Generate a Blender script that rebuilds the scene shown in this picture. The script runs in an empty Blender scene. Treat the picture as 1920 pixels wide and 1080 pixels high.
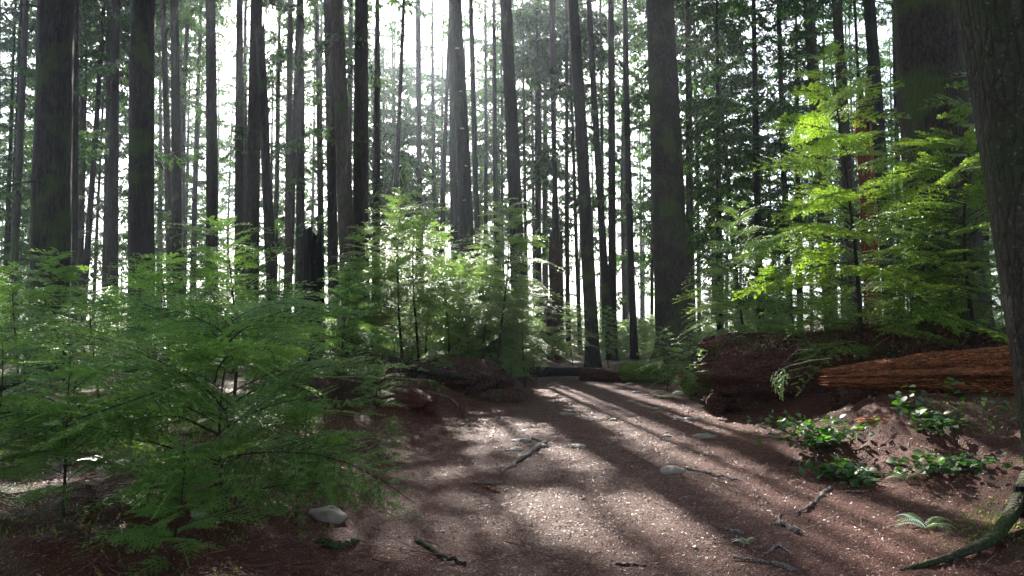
import bpy, math
import numpy as np
sc = bpy.context.scene
COL = sc.collection
R = math.radians
F = 1330.0           # focal length in pixels of the 1920 px wide photograph
PITCH = R(2.6)
CAMZ = 1.5
SUN_AZ, SUN_EL = R(-11.0), R(34)
HAZE = 0.0013

# ------------------------------------------------------------ camera, sky, sun
cd = bpy.data.cameras.new('camera'); cam = bpy.data.objects.new('camera', cd); COL.objects.link(cam)
cd.sensor_width = 36; cd.lens = F/1920*36; cd.clip_start = 0.05; cd.clip_end = 5000
cam.location = (0, 0, CAMZ); cam.rotation_euler = (math.pi/2 + PITCH, 0, 0)
sc.camera = cam
w = bpy.data.worlds.new('World'); sc.world = w; w.use_nodes = True
nt = w.node_tree; nt.nodes.clear()
sky = nt.nodes.new('ShaderNodeTexSky'); sky.sky_type = 'NISHITA'; sky.sun_disc = False
sky.sun_elevation = SUN_EL; sky.sun_rotation = SUN_AZ; sky.dust_density = 2.0; sky.air_density = 1.0; sky.ozone_density = 1.0
bg = nt.nodes.new('ShaderNodeBackground'); bg.inputs[1].default_value = 0.11
wo = nt.nodes.new('ShaderNodeOutputWorld')
hsw = nt.nodes.new('ShaderNodeHueSaturation'); hsw.inputs['Saturation'].default_value = .72
nt.links.new(sky.outputs[0], hsw.inputs['Color']); nt.links.new(hsw.outputs[0], bg.inputs[0]); nt.links.new(bg.outputs[0], wo.inputs[0])
ld = bpy.data.lights.new('sun', 'SUN'); ld.energy = 5.0; ld.angle = R(0.55); ld.color = (1.0, 0.95, 0.87)
sun = bpy.data.objects.new('sun', ld); COL.objects.link(sun)
SV = np.array([math.sin(SUN_AZ)*math.cos(SUN_EL), math.cos(SUN_AZ)*math.cos(SUN_EL), math.sin(SUN_EL)])
from mathutils import Vector
sun.rotation_euler = Vector(SV).to_track_quat('Z', 'Y').to_euler(); sun.location = (-6, 40, 40)
sc.view_settings.view_transform = 'Standard'; sc.view_settings.look = 'None'
sc.view_settings.exposure = 2.03; sc.view_settings.gamma = 1
cy = sc.cycles
cy.max_bounces = 7; cy.diffuse_bounces = 3; cy.glossy_bounces = 2; cy.transmission_bounces = 4
cy.volume_bounces = 0; cy.transparent_max_bounces = 4; cy.sample_clamp_indirect = 6
cy.use_denoising = True; cy.use_adaptive_sampling = False

# ------------------------------------------------------------ helpers
def rng(s): return np.random.default_rng(s)
def sstep(a, b, x):
    t = np.clip((x-a)/(b-a), 0, 1); return t*t*(3-2*t)
def _hash(ix, iy, iz, s):
    n = (ix.astype(np.int64)*374761393 + iy.astype(np.int64)*668265263 + iz.astype(np.int64)*2147483647 + s*974711) & 0x7fffffff
    n = ((n ^ (n >> 13))*1274126177) & 0x7fffffff
    n = ((n ^ (n >> 16))*1911520717) & 0x7fffffff
    return ((n ^ (n >> 15)) & 0xffff)/65535.0*2-1
def noise3(x, y, z, s=0):
    x = np.asarray(x, float); y = np.asarray(y, float)+0*x; z = np.asarray(z, float)+0*x; x = x+0*y
    ix, iy, iz = np.floor(x), np.floor(y), np.floor(z)
    fx, fy, fz = x-ix, y-iy, z-iz
    fx, fy, fz = [f*f*(3-2*f) for f in (fx, fy, fz)]
    r = 0
    for a in (0, 1):
        for b in (0, 1):
            for c in (0, 1):
                wgt = (fx if a else 1-fx)*(fy if b else 1-fy)*(fz if c else 1-fz)
                r = r + wgt*_hash(ix+a, iy+b, iz+c, s)
    return r
def fbm(x, y, z=0.0, s=0, o=3):
    r, a, f = 0, 1.0, 1.0
    for k in range(o):
        r = r + a*noise3(x*f, np.asarray(y)*f, np.asarray(z)*f, s+k*17); a *= .5; f *= 2.03
    return r
def unproj(px, py, d):
    vx = (px-960)/F; vy = (540-py)/F
    dy = math.cos(PITCH) - vy*math.sin(PITCH); dz = math.sin(PITCH) + vy*math.cos(PITCH)
    return np.array([vx*d/dy, d, CAMZ + dz*d/dy])
def proj(P):
    P = np.atleast_2d(P); x = P[:, 0]; y = P[:, 1]; z = P[:, 2]-CAMZ
    c, s = math.cos(PITCH), math.sin(PITCH)
    dep = y*c + z*s; up = -y*s + z*c
    dep = np.where(np.abs(dep) < 1e-3, 1e-3, dep)
    return np.stack([960+F*x/dep, 540-F*up/dep, dep], 1)

# terrain ---------------------------------------------------------------
PY = [-20, 0, 4, 6.6, 9, 11, 13, 14.5, 16, 18, 21, 30]
PL = [-2.5, -1.2, -.8, -.9, -1.0, -.75, .0, .6, .5, -.6, -5.0, -9.0]
PR = [1.0, 2.4, 2.6, 2.8, 3.1, 3.3, 3.3, 3.6, 3.9, 3.8, 1.0, -5.0]
def path_edges(y):
    return np.interp(y, PY, PL), np.interp(y, PY, PR)
def height(x, y):
    x = np.asarray(x, float); y = np.asarray(y, float)
    l, r = path_edges(y)
    left = np.maximum(l-x, 0); right = np.maximum(x-r, 0)
    near = 1-sstep(18, 30, y)
    h = (0.42*sstep(0, 1.8, left)*near + 0.30*sstep(.2, 2.6, right)*near)
    off = sstep(0, 1.5, left+right)
    h = h + off*(0.10*fbm(x*.7, y*.7, 3.3, 5) + 0.04*fbm(x*2.3, y*2.3, 1.3, 8)) + 0.012*fbm(x*2.1, y*2.1, 0, 11)
    # peaty bank beside the path, left
    h = h + 0.30*np.exp(-((x+1.75)/.55)**2 - ((y-10.8)/1.6)**2)
    h = h + 0.35*np.exp(-((x+1.2)/1.2)**2 - ((y-14.6)/.8)**2)
    h = h + 0.18*np.exp(-((x-3.9)/.9)**2 - ((y-8.3)/.8)**2)
    h = h + 0.35*sstep(1.5, 5, x)*np.exp(-((y-9.6)/3.0)**2)*sstep(0, 2, right)
    far = sstep(30, 120, np.hypot(x, y))
    return h + far*1.2*fbm(x*.03, y*.03, 0, 21)
def micro(x, y):
    l, r = path_edges(y); return (.010+.020*sstep(0, 1.0, np.maximum(l-x, 0)+np.maximum(x-r, 0)))*fbm(x*8, y*8, 0, 31)
def hz(x, y): return float(height(np.array([x]), np.array([y]))[0])
def gpix(px, py):
    """ground point seen at a pixel"""
    d = np.linspace(2.0, 80, 3000)
    vx = (px-960)/F; vy = (540-py)/F
    dy = math.cos(PITCH) - vy*math.sin(PITCH); dz = math.sin(PITCH) + vy*math.cos(PITCH)
    X = vx*d/dy; Z = CAMZ+dz*d/dy
    k = np.argmax(Z < height(X, d))
    return np.array([X[k], d[k], hz(X[k], d[k])])

# geometry collector -----------------------------------------------------
class Geo:
    def __init__(s): s.v = []; s.f = []; s.m = []; s.sm = []; s.n = 0
    def faces(s, verts, faces, mat=0, smooth=False):
        verts = np.asarray(verts, float).reshape(-1, 3); faces = np.asarray(faces, int)
        s.v.append(verts); s.f.append(faces+s.n); s.m.append(np.full(len(faces), mat)); s.sm.append(np.full(len(faces), smooth)); s.n += len(verts)
    def polys(s, V, mat=0):        # V (n,k,3) separate polygons
        n, k = V.shape[:2]
        if n: s.faces(V.reshape(-1, 3), np.arange(n*k).reshape(n, k), mat)
    def empty(s): return s.n == 0
    def mesh(s, name, mats, origin=None):
        me = bpy.data.meshes.new(name)
        V = np.concatenate(s.v)
        if origin is not None: V = V - np.asarray(origin)
        loops = np.concatenate([f.ravel() for f in s.f]); tot = np.concatenate([np.full(len(f), f.shape[1]) for f in s.f])
        st = np.concatenate([[0], np.cumsum(tot)[:-1]])
        me.vertices.add(len(V)); me.vertices.foreach_set('co', V.astype(np.float32).ravel())
        me.loops.add(len(loops)); me.loops.foreach_set('vertex_index', loops.astype(np.int32))
        me.polygons.add(len(tot)); me.polygons.foreach_set('loop_start', st.astype(np.int32))
        me.polygons.foreach_set('loop_total', tot.astype(np.int32))
        for m in (mats if isinstance(mats, (list, tuple)) else [mats]): me.materials.append(m)
        me.polygons.foreach_set('material_index', np.concatenate(s.m).astype(np.int32))
        me.polygons.foreach_set('use_smooth', np.concatenate(s.sm).astype(bool))
        me.update(calc_edges=True)
        return me
    def obj(s, name, mats, parent=None, origin=None, loc=None):
        me = s.mesh(name, mats, origin); o = bpy.data.objects.new(name, me); COL.objects.link(o)
        if parent is not None: o.parent = parent
        elif origin is not None: o.location = origin
        if loc is not None: o.location = loc
        return o
def tag(o, label=None, cat=None, group=None, kind=None):
    if label: o['label'] = label
    if cat: o['category'] = cat
    if group: o['group'] = group
    if kind: o['kind'] = kind
    return o
def empty(name, loc, label, cat, group=None, rz=0):
    o = bpy.data.objects.new(name, None); COL.objects.link(o); o.location = loc; o.rotation_euler = (0, 0, rz); o.empty_display_size = .2
    return tag(o, label, cat, group)
def copy_tree(o, loc, rz, scale, label=None, group=None, parent=None):
    c = o.copy(); COL.objects.link(c)
    if parent is None:
        c.location = loc; c.rotation_euler = (0, 0, rz); c.scale = (scale,)*3 if np.isscalar(scale) else scale
        if label: c['label'] = label
        if group: c['group'] = group
    else: c.parent = parent
    for ch in [q for q in bpy.data.objects if q.parent == o]: copy_tree(ch, None, 0, 1, parent=c)
    return c
def tube(g, path, rad, n=8, mat=0, disp=None, caps=True, smooth=True, twist=0.0):
    path = np.asarray(path, float); m = len(path); rad = np.broadcast_to(np.asarray(rad, float), (m,))
    t = np.gradient(path, axis=0); t /= np.linalg.norm(t, axis=1)[:, None]+1e-9
    ref = np.array([1.0, 0, 0]) if abs(t[0, 0]) < .8 else np.array([0, 0, 1.0])
    a = np.cross(t, ref); a /= np.linalg.norm(a, axis=1)[:, None]+1e-9; b = np.cross(t, a)
    th = np.linspace(0, 2*np.pi, n, endpoint=False)
    ct, st = np.cos(th), np.sin(th)
    rr = rad[:, None]*np.ones(n)[None]
    if disp is not None: rr = rr + disp(np.arange(m)[:, None]*np.ones(n)[None], th[None]*np.ones(m)[:, None], path)
    V = path[:, None, :] + rr[..., None]*(a[:, None, :]*ct[None, :, None] + b[:, None, :]*st[None, :, None])
    i = np.arange(m-1)[:, None]*n; j = np.arange(n)[None]; j2 = (j+1) % n
    Fq = np.stack([i+j, i+j2, i+n+j2, i+n+j], -1).reshape(-1, 4)
    g.faces(V.reshape(-1, 3), Fq, mat, smooth)
    if caps:
        for k, c in ((0, path[0]), (m-1, path[-1])):
            ring = V[k]; vv = np.vstack([ring, c[None]]); jj = np.arange(n)
            g.faces(vv, np.stack([jj, (jj+1) % n, np.full(n, n)], 1), mat, False)
    return V

# ------------------------------------------------------------ materials
def mat(name):
    m = bpy.data.materials.new(name); m.use_nodes = True; m.node_tree.nodes.clear()
    return m, m.node_tree
def N(t, typ, **kw):
    n = t.nodes.new(typ)
    for k, v in kw.items():
        if k.startswith('i_'):
            key = k[2:]; key = int(key) if key.isdigit() else key.replace('_', ' ')
            n.inputs[key].default_value = v
        else: setattr(n, k, v)
    return n
def ramp(t, fac, stops):
    r = t.nodes.new('ShaderNodeValToRGB'); e = r.color_ramp.elements
    while len(e) < len(stops): e.new(.5)
    for q, (p, c) in zip(e, stops): q.position = p; q.color = (*c, 1)
    t.links.new(fac, r.inputs[0]); return r.outputs[0]
def mixc(t, f, a, b, bt='MIX'):
    m = t.nodes.new('ShaderNodeMix'); m.data_type = 'RGBA'; m.blend_type = bt
    for s, v in ((m.inputs[0], f), (m.inputs[6], a), (m.inputs[7], b)):
        if hasattr(v, 'is_output'): t.links.new(v, s)
        elif isinstance(v, tuple): s.default_value = (*v, 1)
        else: s.default_value = v
    return m.outputs[2]
def vecscaled(t, sx, sy, sz, rand=True):
    tc = N(t, 'ShaderNodeTexCoord'); mp = N(t, 'ShaderNodeMapping'); mp.inputs['Scale'].default_value = (sx, sy, sz)
    t.links.new(tc.outputs['Object'], mp.inputs[0])
    if rand:
        oi = N(t, 'ShaderNodeObjectInfo'); mu = N(t, 'ShaderNodeMath', operation='MULTIPLY'); mu.inputs[1].default_value = 57.0
        t.links.new(oi.outputs['Random'], mu.inputs[0]); t.links.new(mu.outputs[0], mp.inputs['Location'])
    return mp.outputs[0]
def noise(t, v, scale=1, detail=6, rough=.6):
    n = N(t, 'ShaderNodeTexNoise', i_Scale=scale, i_Detail=detail, i_Roughness=rough); t.links.new(v, n.inputs['Vector']); return n.outputs[0]
def finish(t, col, rough=.8, bump=None, bstr=.5, bdist=.02, spec=.4):
    p = N(t, 'ShaderNodeBsdfPrincipled'); o = N(t, 'ShaderNodeOutputMaterial')
    if hasattr(col, 'is_output'): t.links.new(col, p.inputs['Base Color'])
    else: p.inputs['Base Color'].default_value = (*col, 1)
    if hasattr(rough, 'is_output'): t.links.new(rough, p.inputs['Roughness'])
    else: p.inputs['Roughness'].default_value = rough
    p.inputs['Specular IOR Level'].default_value = spec
    if bump is not None:
        b = N(t, 'ShaderNodeBump', i_Strength=bstr, i_Distance=bdist); t.links.new(bump, b.inputs['Height']); t.links.new(b.outputs[0], p.inputs['Normal'])
    t.links.new(p.outputs[0], o.inputs[0]); return p

def bark_mat(name, dark, light, moss=.0, mosscol=(.06, .085, .02), fur=9, vz=1.3, flake=None, lie=False):
    m, t = mat(name)
    v = vecscaled(t, vz if lie else fur, fur, fur if lie else vz)
    n1 = noise(t, v, 1.6, 8, .65)
    vo = N(t, 'ShaderNodeTexVoronoi', feature='DISTANCE_TO_EDGE', i_Scale=2.2); t.links.new(v, vo.inputs['Vector'])
    v2 = vecscaled(t, 1, 1, 1); n2 = noise(t, v2, 1.3, 4); n3 = noise(t, v2, 40, 3)
    c = ramp(t, n1, [(.32, dark), (.68, light)])
    crack = ramp(t, vo.outputs['Distance'], [(0, (.25, .22, .2)), (.18, (1, 1, 1))])
    c = mixc(t, .8, c, crack, 'MULTIPLY')
    c = mixc(t, ramp(t, n3, [(.45, (0, 0, 0)), (.75, (.5, .5, .5))]), c, tuple(min(1, q*1.7) for q in light))
    if moss:
        f = ramp(t, n2, [(.62-moss*.35, (0, 0, 0)), (.72-moss*.25, (.85, .85, .85))])
        c = mixc(t, f, c, mosscol)
    if flake:
        f = ramp(t, noise(t, v2, 34, 4, .6), [(.62, (0, 0, 0)), (.67, (1, 1, 1))]); c = mixc(t, f, c, flake)
    hsum = N(t, 'ShaderNodeMath', operation='ADD'); t.links.new(n1, hsum.inputs[0])
    cl = N(t, 'ShaderNodeMath', operation='MINIMUM'); t.links.new(vo.outputs['Distance'], cl.inputs[0]); cl.inputs[1].default_value = .25
    mu = N(t, 'ShaderNodeMath', operation='MULTIPLY'); t.links.new(cl.outputs[0], mu.inputs[0]); mu.inputs[1].default_value = 2.5
    t.links.new(mu.outputs[0], hsum.inputs[1])
    finish(t, c, .85, hsum.outputs[0], 1.0, .03, .25); return m
M = {}
M['bark'] = bark_mat('bark', (.013, .009, .007), (.050, .036, .029), .12)
M['bark_grey'] = bark_mat('grey_bark', (.015, .012, .010), (.062, .050, .041), .3, fur=11)
M['bark_pale'] = bark_mat('pale_bark', (.036, .027, .021), (.12, .092, .074), .25, fur=8)
M['bark_fir'] = bark_mat('fir_bark', (.016, .011, .009), (.085, .062, .047), .4, (.07, .09, .025), fur=12, vz=2.2)
M['bark_mossy'] = bark_mat('lichen_flecked_bark', (.016, .012, .009), (.06, .046, .034), .55, (.028, .035, .012), fur=8, vz=2.2, flake=(.15, .14, .08))
M['bark_twig'] = bark_mat('twig_bark', (.03, .022, .017), (.09, .065, .05), .2, fur=30, vz=20)
M['char'] = bark_mat('charred_wood', (.006, .005, .005), (.03, .024, .022), 0, fur=14, vz=1)
M['rot'] = bark_mat('rotten_wood', (.06, .018, .009), (.30, .10, .04), .25, (.07, .08, .02), fur=12, vz=2)
M['rot_log'] = bark_mat('splintered_orange_wood', (.050, .015, .007), (.38, .125, .042), 0, fur=13, vz=1.6, lie=True)
M['rot_dark'] = bark_mat('dark_rotten_wood', (.022, .008, .006), (.11, .040, .024), .3, (.05, .065, .015), fur=7, vz=7)
M['log_mossy'] = bark_mat('mossy_log', (.03, .02, .013), (.10, .065, .04), 1.1, (.10, .16, .02), fur=6, vz=6)
M['root_moss'] = bark_mat('mossy_root', (.02, .015, .011), (.08, .06, .045), .8, (.045, .065, .014), fur=9, vz=9)
M['peat'] = bark_mat('peat', (.025, .011, .008), (.09, .036, .024), .15, fur=7, vz=7)
M['dead_wood'] = bark_mat('dead_wood', (.13, .10, .085), (.42, .36, .31), .0, fur=25, vz=8)
M['conk'] = bark_mat('bracket_fungus', (.25, .18, .12), (.55, .45, .33), 0, fur=10, vz=10)

def leaf_mat(name, c1, c2, trans, rough=.4, gloss=.1):
    m, t = mat(name)
    oi = N(t, 'ShaderNodeObjectInfo')
    geo = N(t, 'ShaderNodeNewGeometry'); v = vecscaled(t, 1, 1, 1)
    n = noise(t, v, 4.5, 3)
    ad = N(t, 'ShaderNodeMath', operation='MULTIPLY_ADD'); t.links.new(geo.outputs['Random Per Island'], ad.inputs[0]); ad.inputs[1].default_value = .35; t.links.new(n, ad.inputs[2])
    c = ramp(t, ad.outputs[0], [(.46, c1), (.78, c2)])
    hs = N(t, 'ShaderNodeHueSaturation'); mr = N(t, 'ShaderNodeMapRange', i_3=.75, i_4=1.25); t.links.new(oi.outputs['Random'], mr.inputs[0])
    t.links.new(mr.outputs[0], hs.inputs['Value']); t.links.new(c, hs.inputs['Color'])
    c = hs.outputs[0]
    tr = mixc(t, 1.0, c, trans, 'MULTIPLY')
    d = N(t, 'ShaderNodeBsdfDiffuse'); tl = N(t, 'ShaderNodeBsdfTranslucent'); gl = N(t, 'ShaderNodeBsdfGlossy', i_Roughness=rough)
    t.links.new(c, d.inputs[0]); t.links.new(tr, tl.inputs[0]); gl.inputs[0].default_value = (1, 1, 1, 1)
    a = N(t, 'ShaderNodeMixShader', i_0=.5); t.links.new(d.outputs[0], a.inputs[1]); t.links.new(tl.outputs[0], a.inputs[2])
    fr = N(t, 'ShaderNodeFresnel', i_IOR=1.45); mm = N(t, 'ShaderNodeMath', operation='MULTIPLY'); t.links.new(fr.outputs[0], mm.inputs[0]); mm.inputs[1].default_value = gloss*5
    b = N(t, 'ShaderNodeMixShader'); t.links.new(mm.outputs[0], b.inputs[0]); t.links.new(a.outputs[0], b.inputs[1]); t.links.new(gl.outputs[0], b.inputs[2])
    o = N(t, 'ShaderNodeOutputMaterial'); t.links.new(b.outputs[0], o.inputs[0]); return m
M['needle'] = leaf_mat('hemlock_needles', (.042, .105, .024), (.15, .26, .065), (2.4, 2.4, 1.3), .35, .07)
M['needle_brightened'] = leaf_mat('brightened_near_needles', (.060, .135, .030), (.20, .34, .085), (2.3, 2.3, 1.3), .38, .07)  # needle copy with colour raised in place of light on the left foreground
M['needle_light'] = leaf_mat('lit_tone_hemlock_needles', (.07, .14, .030), (.18, .29, .075), (2.7, 2.6, 1.7), .38, .12)  # paler needle copy: sunlit look of the central saplings put into the colour
M['needle_glow'] = leaf_mat('yellow_green_hemlock_needles', (.065, .14, .018), (.17, .28, .04), (2.8, 2.6, 1.2), .35, .10)  # yellower needle copy: backlit glow of the tall saplings put into the colour
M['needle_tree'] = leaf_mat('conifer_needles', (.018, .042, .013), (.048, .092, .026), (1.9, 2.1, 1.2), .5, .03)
M['salal'] = leaf_mat('salal_leaves', (.015, .05, .010), (.05, .13, .02), (1.6, 1.6, .8), .5, .01)
M['moss_leaf'] = leaf_mat('moss_tufts', (.06, .11, .012), (.13, .20, .025), (1.8, 1.8, 1.0), .7, .03)
M['dead_needle'] = leaf_mat('dead_twigs', (.10, .045, .03), (.20, .10, .07), (1.2, 1.0, .8), .6, .05)
def litter_mat(name, stops, rough=.6, spec=.5):
    m, t = mat(name); geo = N(t, 'ShaderNodeNewGeometry')
    finish(t, ramp(t, geo.outputs['Random Per Island'], stops), rough, spec=spec); return m
M['litter'] = litter_mat('needle_litter', [(0, (.09, .03, .018)), (.5, (.20, .07, .04)), (.85, (.28, .13, .07)), (1, (.40, .27, .17))], .5)
M['chips'] = litter_mat('gravel_chips', [(0, (.10, .07, .06)), (.6, (.20, .16, .145)), (1, (.36, .31, .28))], .6)
# stone
m, t = mat('stone'); v = vecscaled(t, 1, 1, 1); c = ramp(t, noise(t, v, 14, 6), [(.3, (.12, .095, .07)), (.7, (.27, .235, .19))])
c = mixc(t, ramp(t, noise(t, v, 5, 4), [(.5, (0, 0, 0)), (.7, (.6, .6, .6))]), c, (.17, .12, .08))
finish(t, c, .65, noise(t, v, 40, 5), .5, .01, .4); M['stone'] = m
# ground
m, t = mat('forest_floor')
v = vecscaled(t, 1, 1, 1, False)
at = N(t, 'ShaderNodeAttribute', attribute_name='wear'); am = N(t, 'ShaderNodeAttribute', attribute_name='moss')
nb = noise(t, v, 1.6, 5); nf = noise(t, v, 60, 6, .75); nm = noise(t, v, 11, 5, .7)
vo = N(t, 'ShaderNodeTexVoronoi', i_Scale=95); t.links.new(v, vo.inputs['Vector'])
vo2 = N(t, 'ShaderNodeTexVoronoi', i_Scale=48, i_Randomness=1); t.links.new(v, vo2.inputs['Vector'])
c = ramp(t, nf, [(.3, (.036, .006, .003)), (.52, (.115, .024, .011)), (.7, (.185, .052, .025))])
c2 = ramp(t, vo.outputs['Color'], [(.15, (.048, .014, .008)), (.6, (.12, .042, .025)), (.9, (.24, .14, .10))])
c = mixc(t, ramp(t, nm, [(.42, (.1, .1, .1)), (.62, (.6, .6, .6))]), c, c2)
wc = ramp(t, vo.outputs['Color'], [(.2, (.052, .018, .011)), (.6, (.12, .052, .035)), (.9, (.25, .155, .118))])
wf = N(t, 'ShaderNodeMath', operation='MULTIPLY'); t.links.new(at.outputs['Fac'], wf.inputs[0])
t.links.new(ramp(t, nb, [(.3, (.15, .15, .15)), (.65, (.85, .85, .85))]), wf.inputs[1])
c = mixc(t, wf.outputs[0], c, wc)
chip = N(t, 'ShaderNodeMath', operation='LESS_THAN'); t.links.new(vo2.outputs['Distance'], chip.inputs[0]); chip.inputs[1].default_value = .17
c3 = mixc(t, chip.outputs[0], c, mixc(t, .5, c, (.42, .33, .28)))
mossc = ramp(t, nf, [(.3, (.025, .045, .008)), (.7, (.10, .15, .025))])
mf = N(t, 'ShaderNodeMath', operation='MULTIPLY'); t.links.new(am.outputs['Fac'], mf.inputs[0]); t.links.new(ramp(t, noise(t, v, 3.5, 5, .7), [(.4, (0, 0, 0)), (.6, (1, 1, 1))]), mf.inputs[1])
c4 = mixc(t, mf.outputs[0], c3, mossc)
hh = N(t, 'ShaderNodeMath', operation='ADD'); t.links.new(nf, hh.inputs[0]); t.links.new(vo.outputs['Distance'], hh.inputs[1])
finish(t, c4, .68, hh.outputs[0], 1.0, .03, .24); M['floor'] = m

# ------------------------------------------------------------ ground + path (one grid, split along the path edge)
def axis(lo, a, b, hi, step, gr=1.13):
    c = list(np.arange(a, b, step)); s = step; x = c[-1]
    while x < hi: s *= gr; x += s; c.append(x)
    s = step; x = c[0]; l = []
    while x > lo: s *= gr; x -= s; l.append(x)
    return np.array(l[::-1]+c)
gx = axis(-480, -6, 6.5, 480, .05); gy = axis(-130, 2.2, 17, 720, .055)
X, Y = np.meshgrid(gx, gy); H = height(X, Y)
l, r = path_edges(Y); near = (Y > 1) & (Y < 18)
H = H + micro(X, Y)*(np.abs(X) < 12)*(Y < 20)
wear = sstep(.2, 1.1, X-l)*sstep(.3, 1.7, r-X)*(Y < 24)
mossA = np.clip(sstep(.8, 2.2, l-X)+sstep(1.2, 3.5, X-r), 0, 1)*.8 + (1-sstep(0, 1.5, np.hypot((X-4.6)/1.5, Y-5.0)))*1.0
mossA = mossA + (1-sstep(.5, 2.2, np.hypot((X+4.6)/2.0, (Y-7.2)/1.2)))*.9
nx, ny = len(gx), len(gy)
V = np.stack([X, Y, H], -1).reshape(-1, 3)
idx = (np.arange(ny-1)[:, None]*nx+np.arange(nx-1)[None])
Q = np.stack([idx, idx+1, idx+nx+1, idx+nx], -1)
cx = (X[:-1, :-1]+X[1:, 1:])/2; cyy = (Y[:-1, :-1]+Y[1:, 1:])/2
lc, rc = path_edges(cyy); jit = .12*fbm(cx*3, cyy*3, 0, 3)
ispath = (cx > lc+jit) & (cx < rc+jit) & (cyy > -15) & (cyy < 24)
def grid_part(name, maskk):
    q = Q[maskk]; used, inv = np.unique(q.ravel(), return_inverse=True)
    g = Geo(); g.faces(V[used], inv.reshape(-1, 4), 0, True)
    o = g.obj(name, M['floor'])
    for nme, arr in (('wear', wear), ('moss', np.clip(mossA, 0, 1))):
        a = o.data.attributes.new(nme, 'FLOAT', 'POINT'); a.data.foreach_set('value', arr.ravel()[used].astype(np.float32))
    return tag(o, kind='structure')
tag(grid_part('ground', ~ispath), 'reddish brown needle covered forest floor with patches of green moss')
tag(grid_part('path', ispath), 'worn gravelly dirt path curving away between the saplings')

# ------------------------------------------------------------ where the sun comes through the canopy
POLY = [[(1010, 733), (1180, 733), (1320, 765), (1520, 800), (1500, 815), (1300, 797), (1140, 770), (1040, 752)],
        [(980, 770), (1110, 788), (1260, 828), (1410, 866), (1560, 905), (1720, 970), (1800, 1060), (1760, 1200), (1500, 1050), (1380, 975), (1260, 905), (1100, 850), (990, 820)],
        [(1020, 900), (1140, 910), (1230, 970), (1400, 1100), (1350, 1300), (1150, 1300), (1040, 1000)],
        [(820, 745), (900, 755), (970, 800), (900, 840), (840, 800)]]
def inpoly(px, py, poly):
    r = np.zeros(px.shape, bool); n = len(poly)
    for i in range(n):
        x1, y1 = poly[i]; x2, y2 = poly[(i+1) % n]
        c = ((y1 > py) != (y2 > py)); xs = (x2-x1)*(py-y1)/((y2-y1) if y2 != y1 else 1e-9)+x1
        r ^= c & (px < xs)
    return r
# lit volumes: z level, x0, x1, y0, y1 (saplings the sun reaches)
LITSOFT = [(1.8, -9, -2.2, 5.5, 13), (1.0, -2.7, -1.4, 3.8, 5.4)]
LIT = [(3.8, 3.0, 7.5, 8.5, 11.5), (2.2, -3.0, 1.6, 12.5, 18), (1.0, -2.2, 1.8, 12.5, 19), (3.2, -3.0, 1.6, 12.5, 18), (2.4, 2.6, 7.5, 8.5, 12), (1.0, 3.0, 4.2, 6.9, 7.9), (2.0, 6, 8, 8, 10)]
def blocks_sun(P):
    """P (n,3) canopy points; True where their shadow falls on ground or saplings the photograph shows sunlit"""
    P = np.atleast_2d(P)
    G = P - SV*((P[:, 2])/SV[2])[:, None]
    pr = proj(G); ok = pr[:, 2] > .5
    r = np.zeros(len(P), bool)
    for po in POLY: r |= inpoly(pr[:, 0], pr[:, 1], po) & ok
    for z, x0, x1, y0, y1 in LIT:
        G2 = P - SV*((P[:, 2]-z)/SV[2])[:, None]
        r |= (G2[:, 0] > x0) & (G2[:, 0] < x1) & (G2[:, 1] > y0) & (G2[:, 1] < y1)
    return r & (P[:, 2] > 4)

def soft_sun(P):
    r = np.zeros(len(P), bool)
    for z, x0, x1, y0, y1 in LITSOFT:
        G2 = P - SV*((P[:, 2]-z)/SV[2])[:, None]
        r |= (G2[:, 0] > x0) & (G2[:, 0] < x1) & (G2[:, 1] > y0) & (G2[:, 1] < y1)
    return r & (P[:, 2] > 5)
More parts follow.
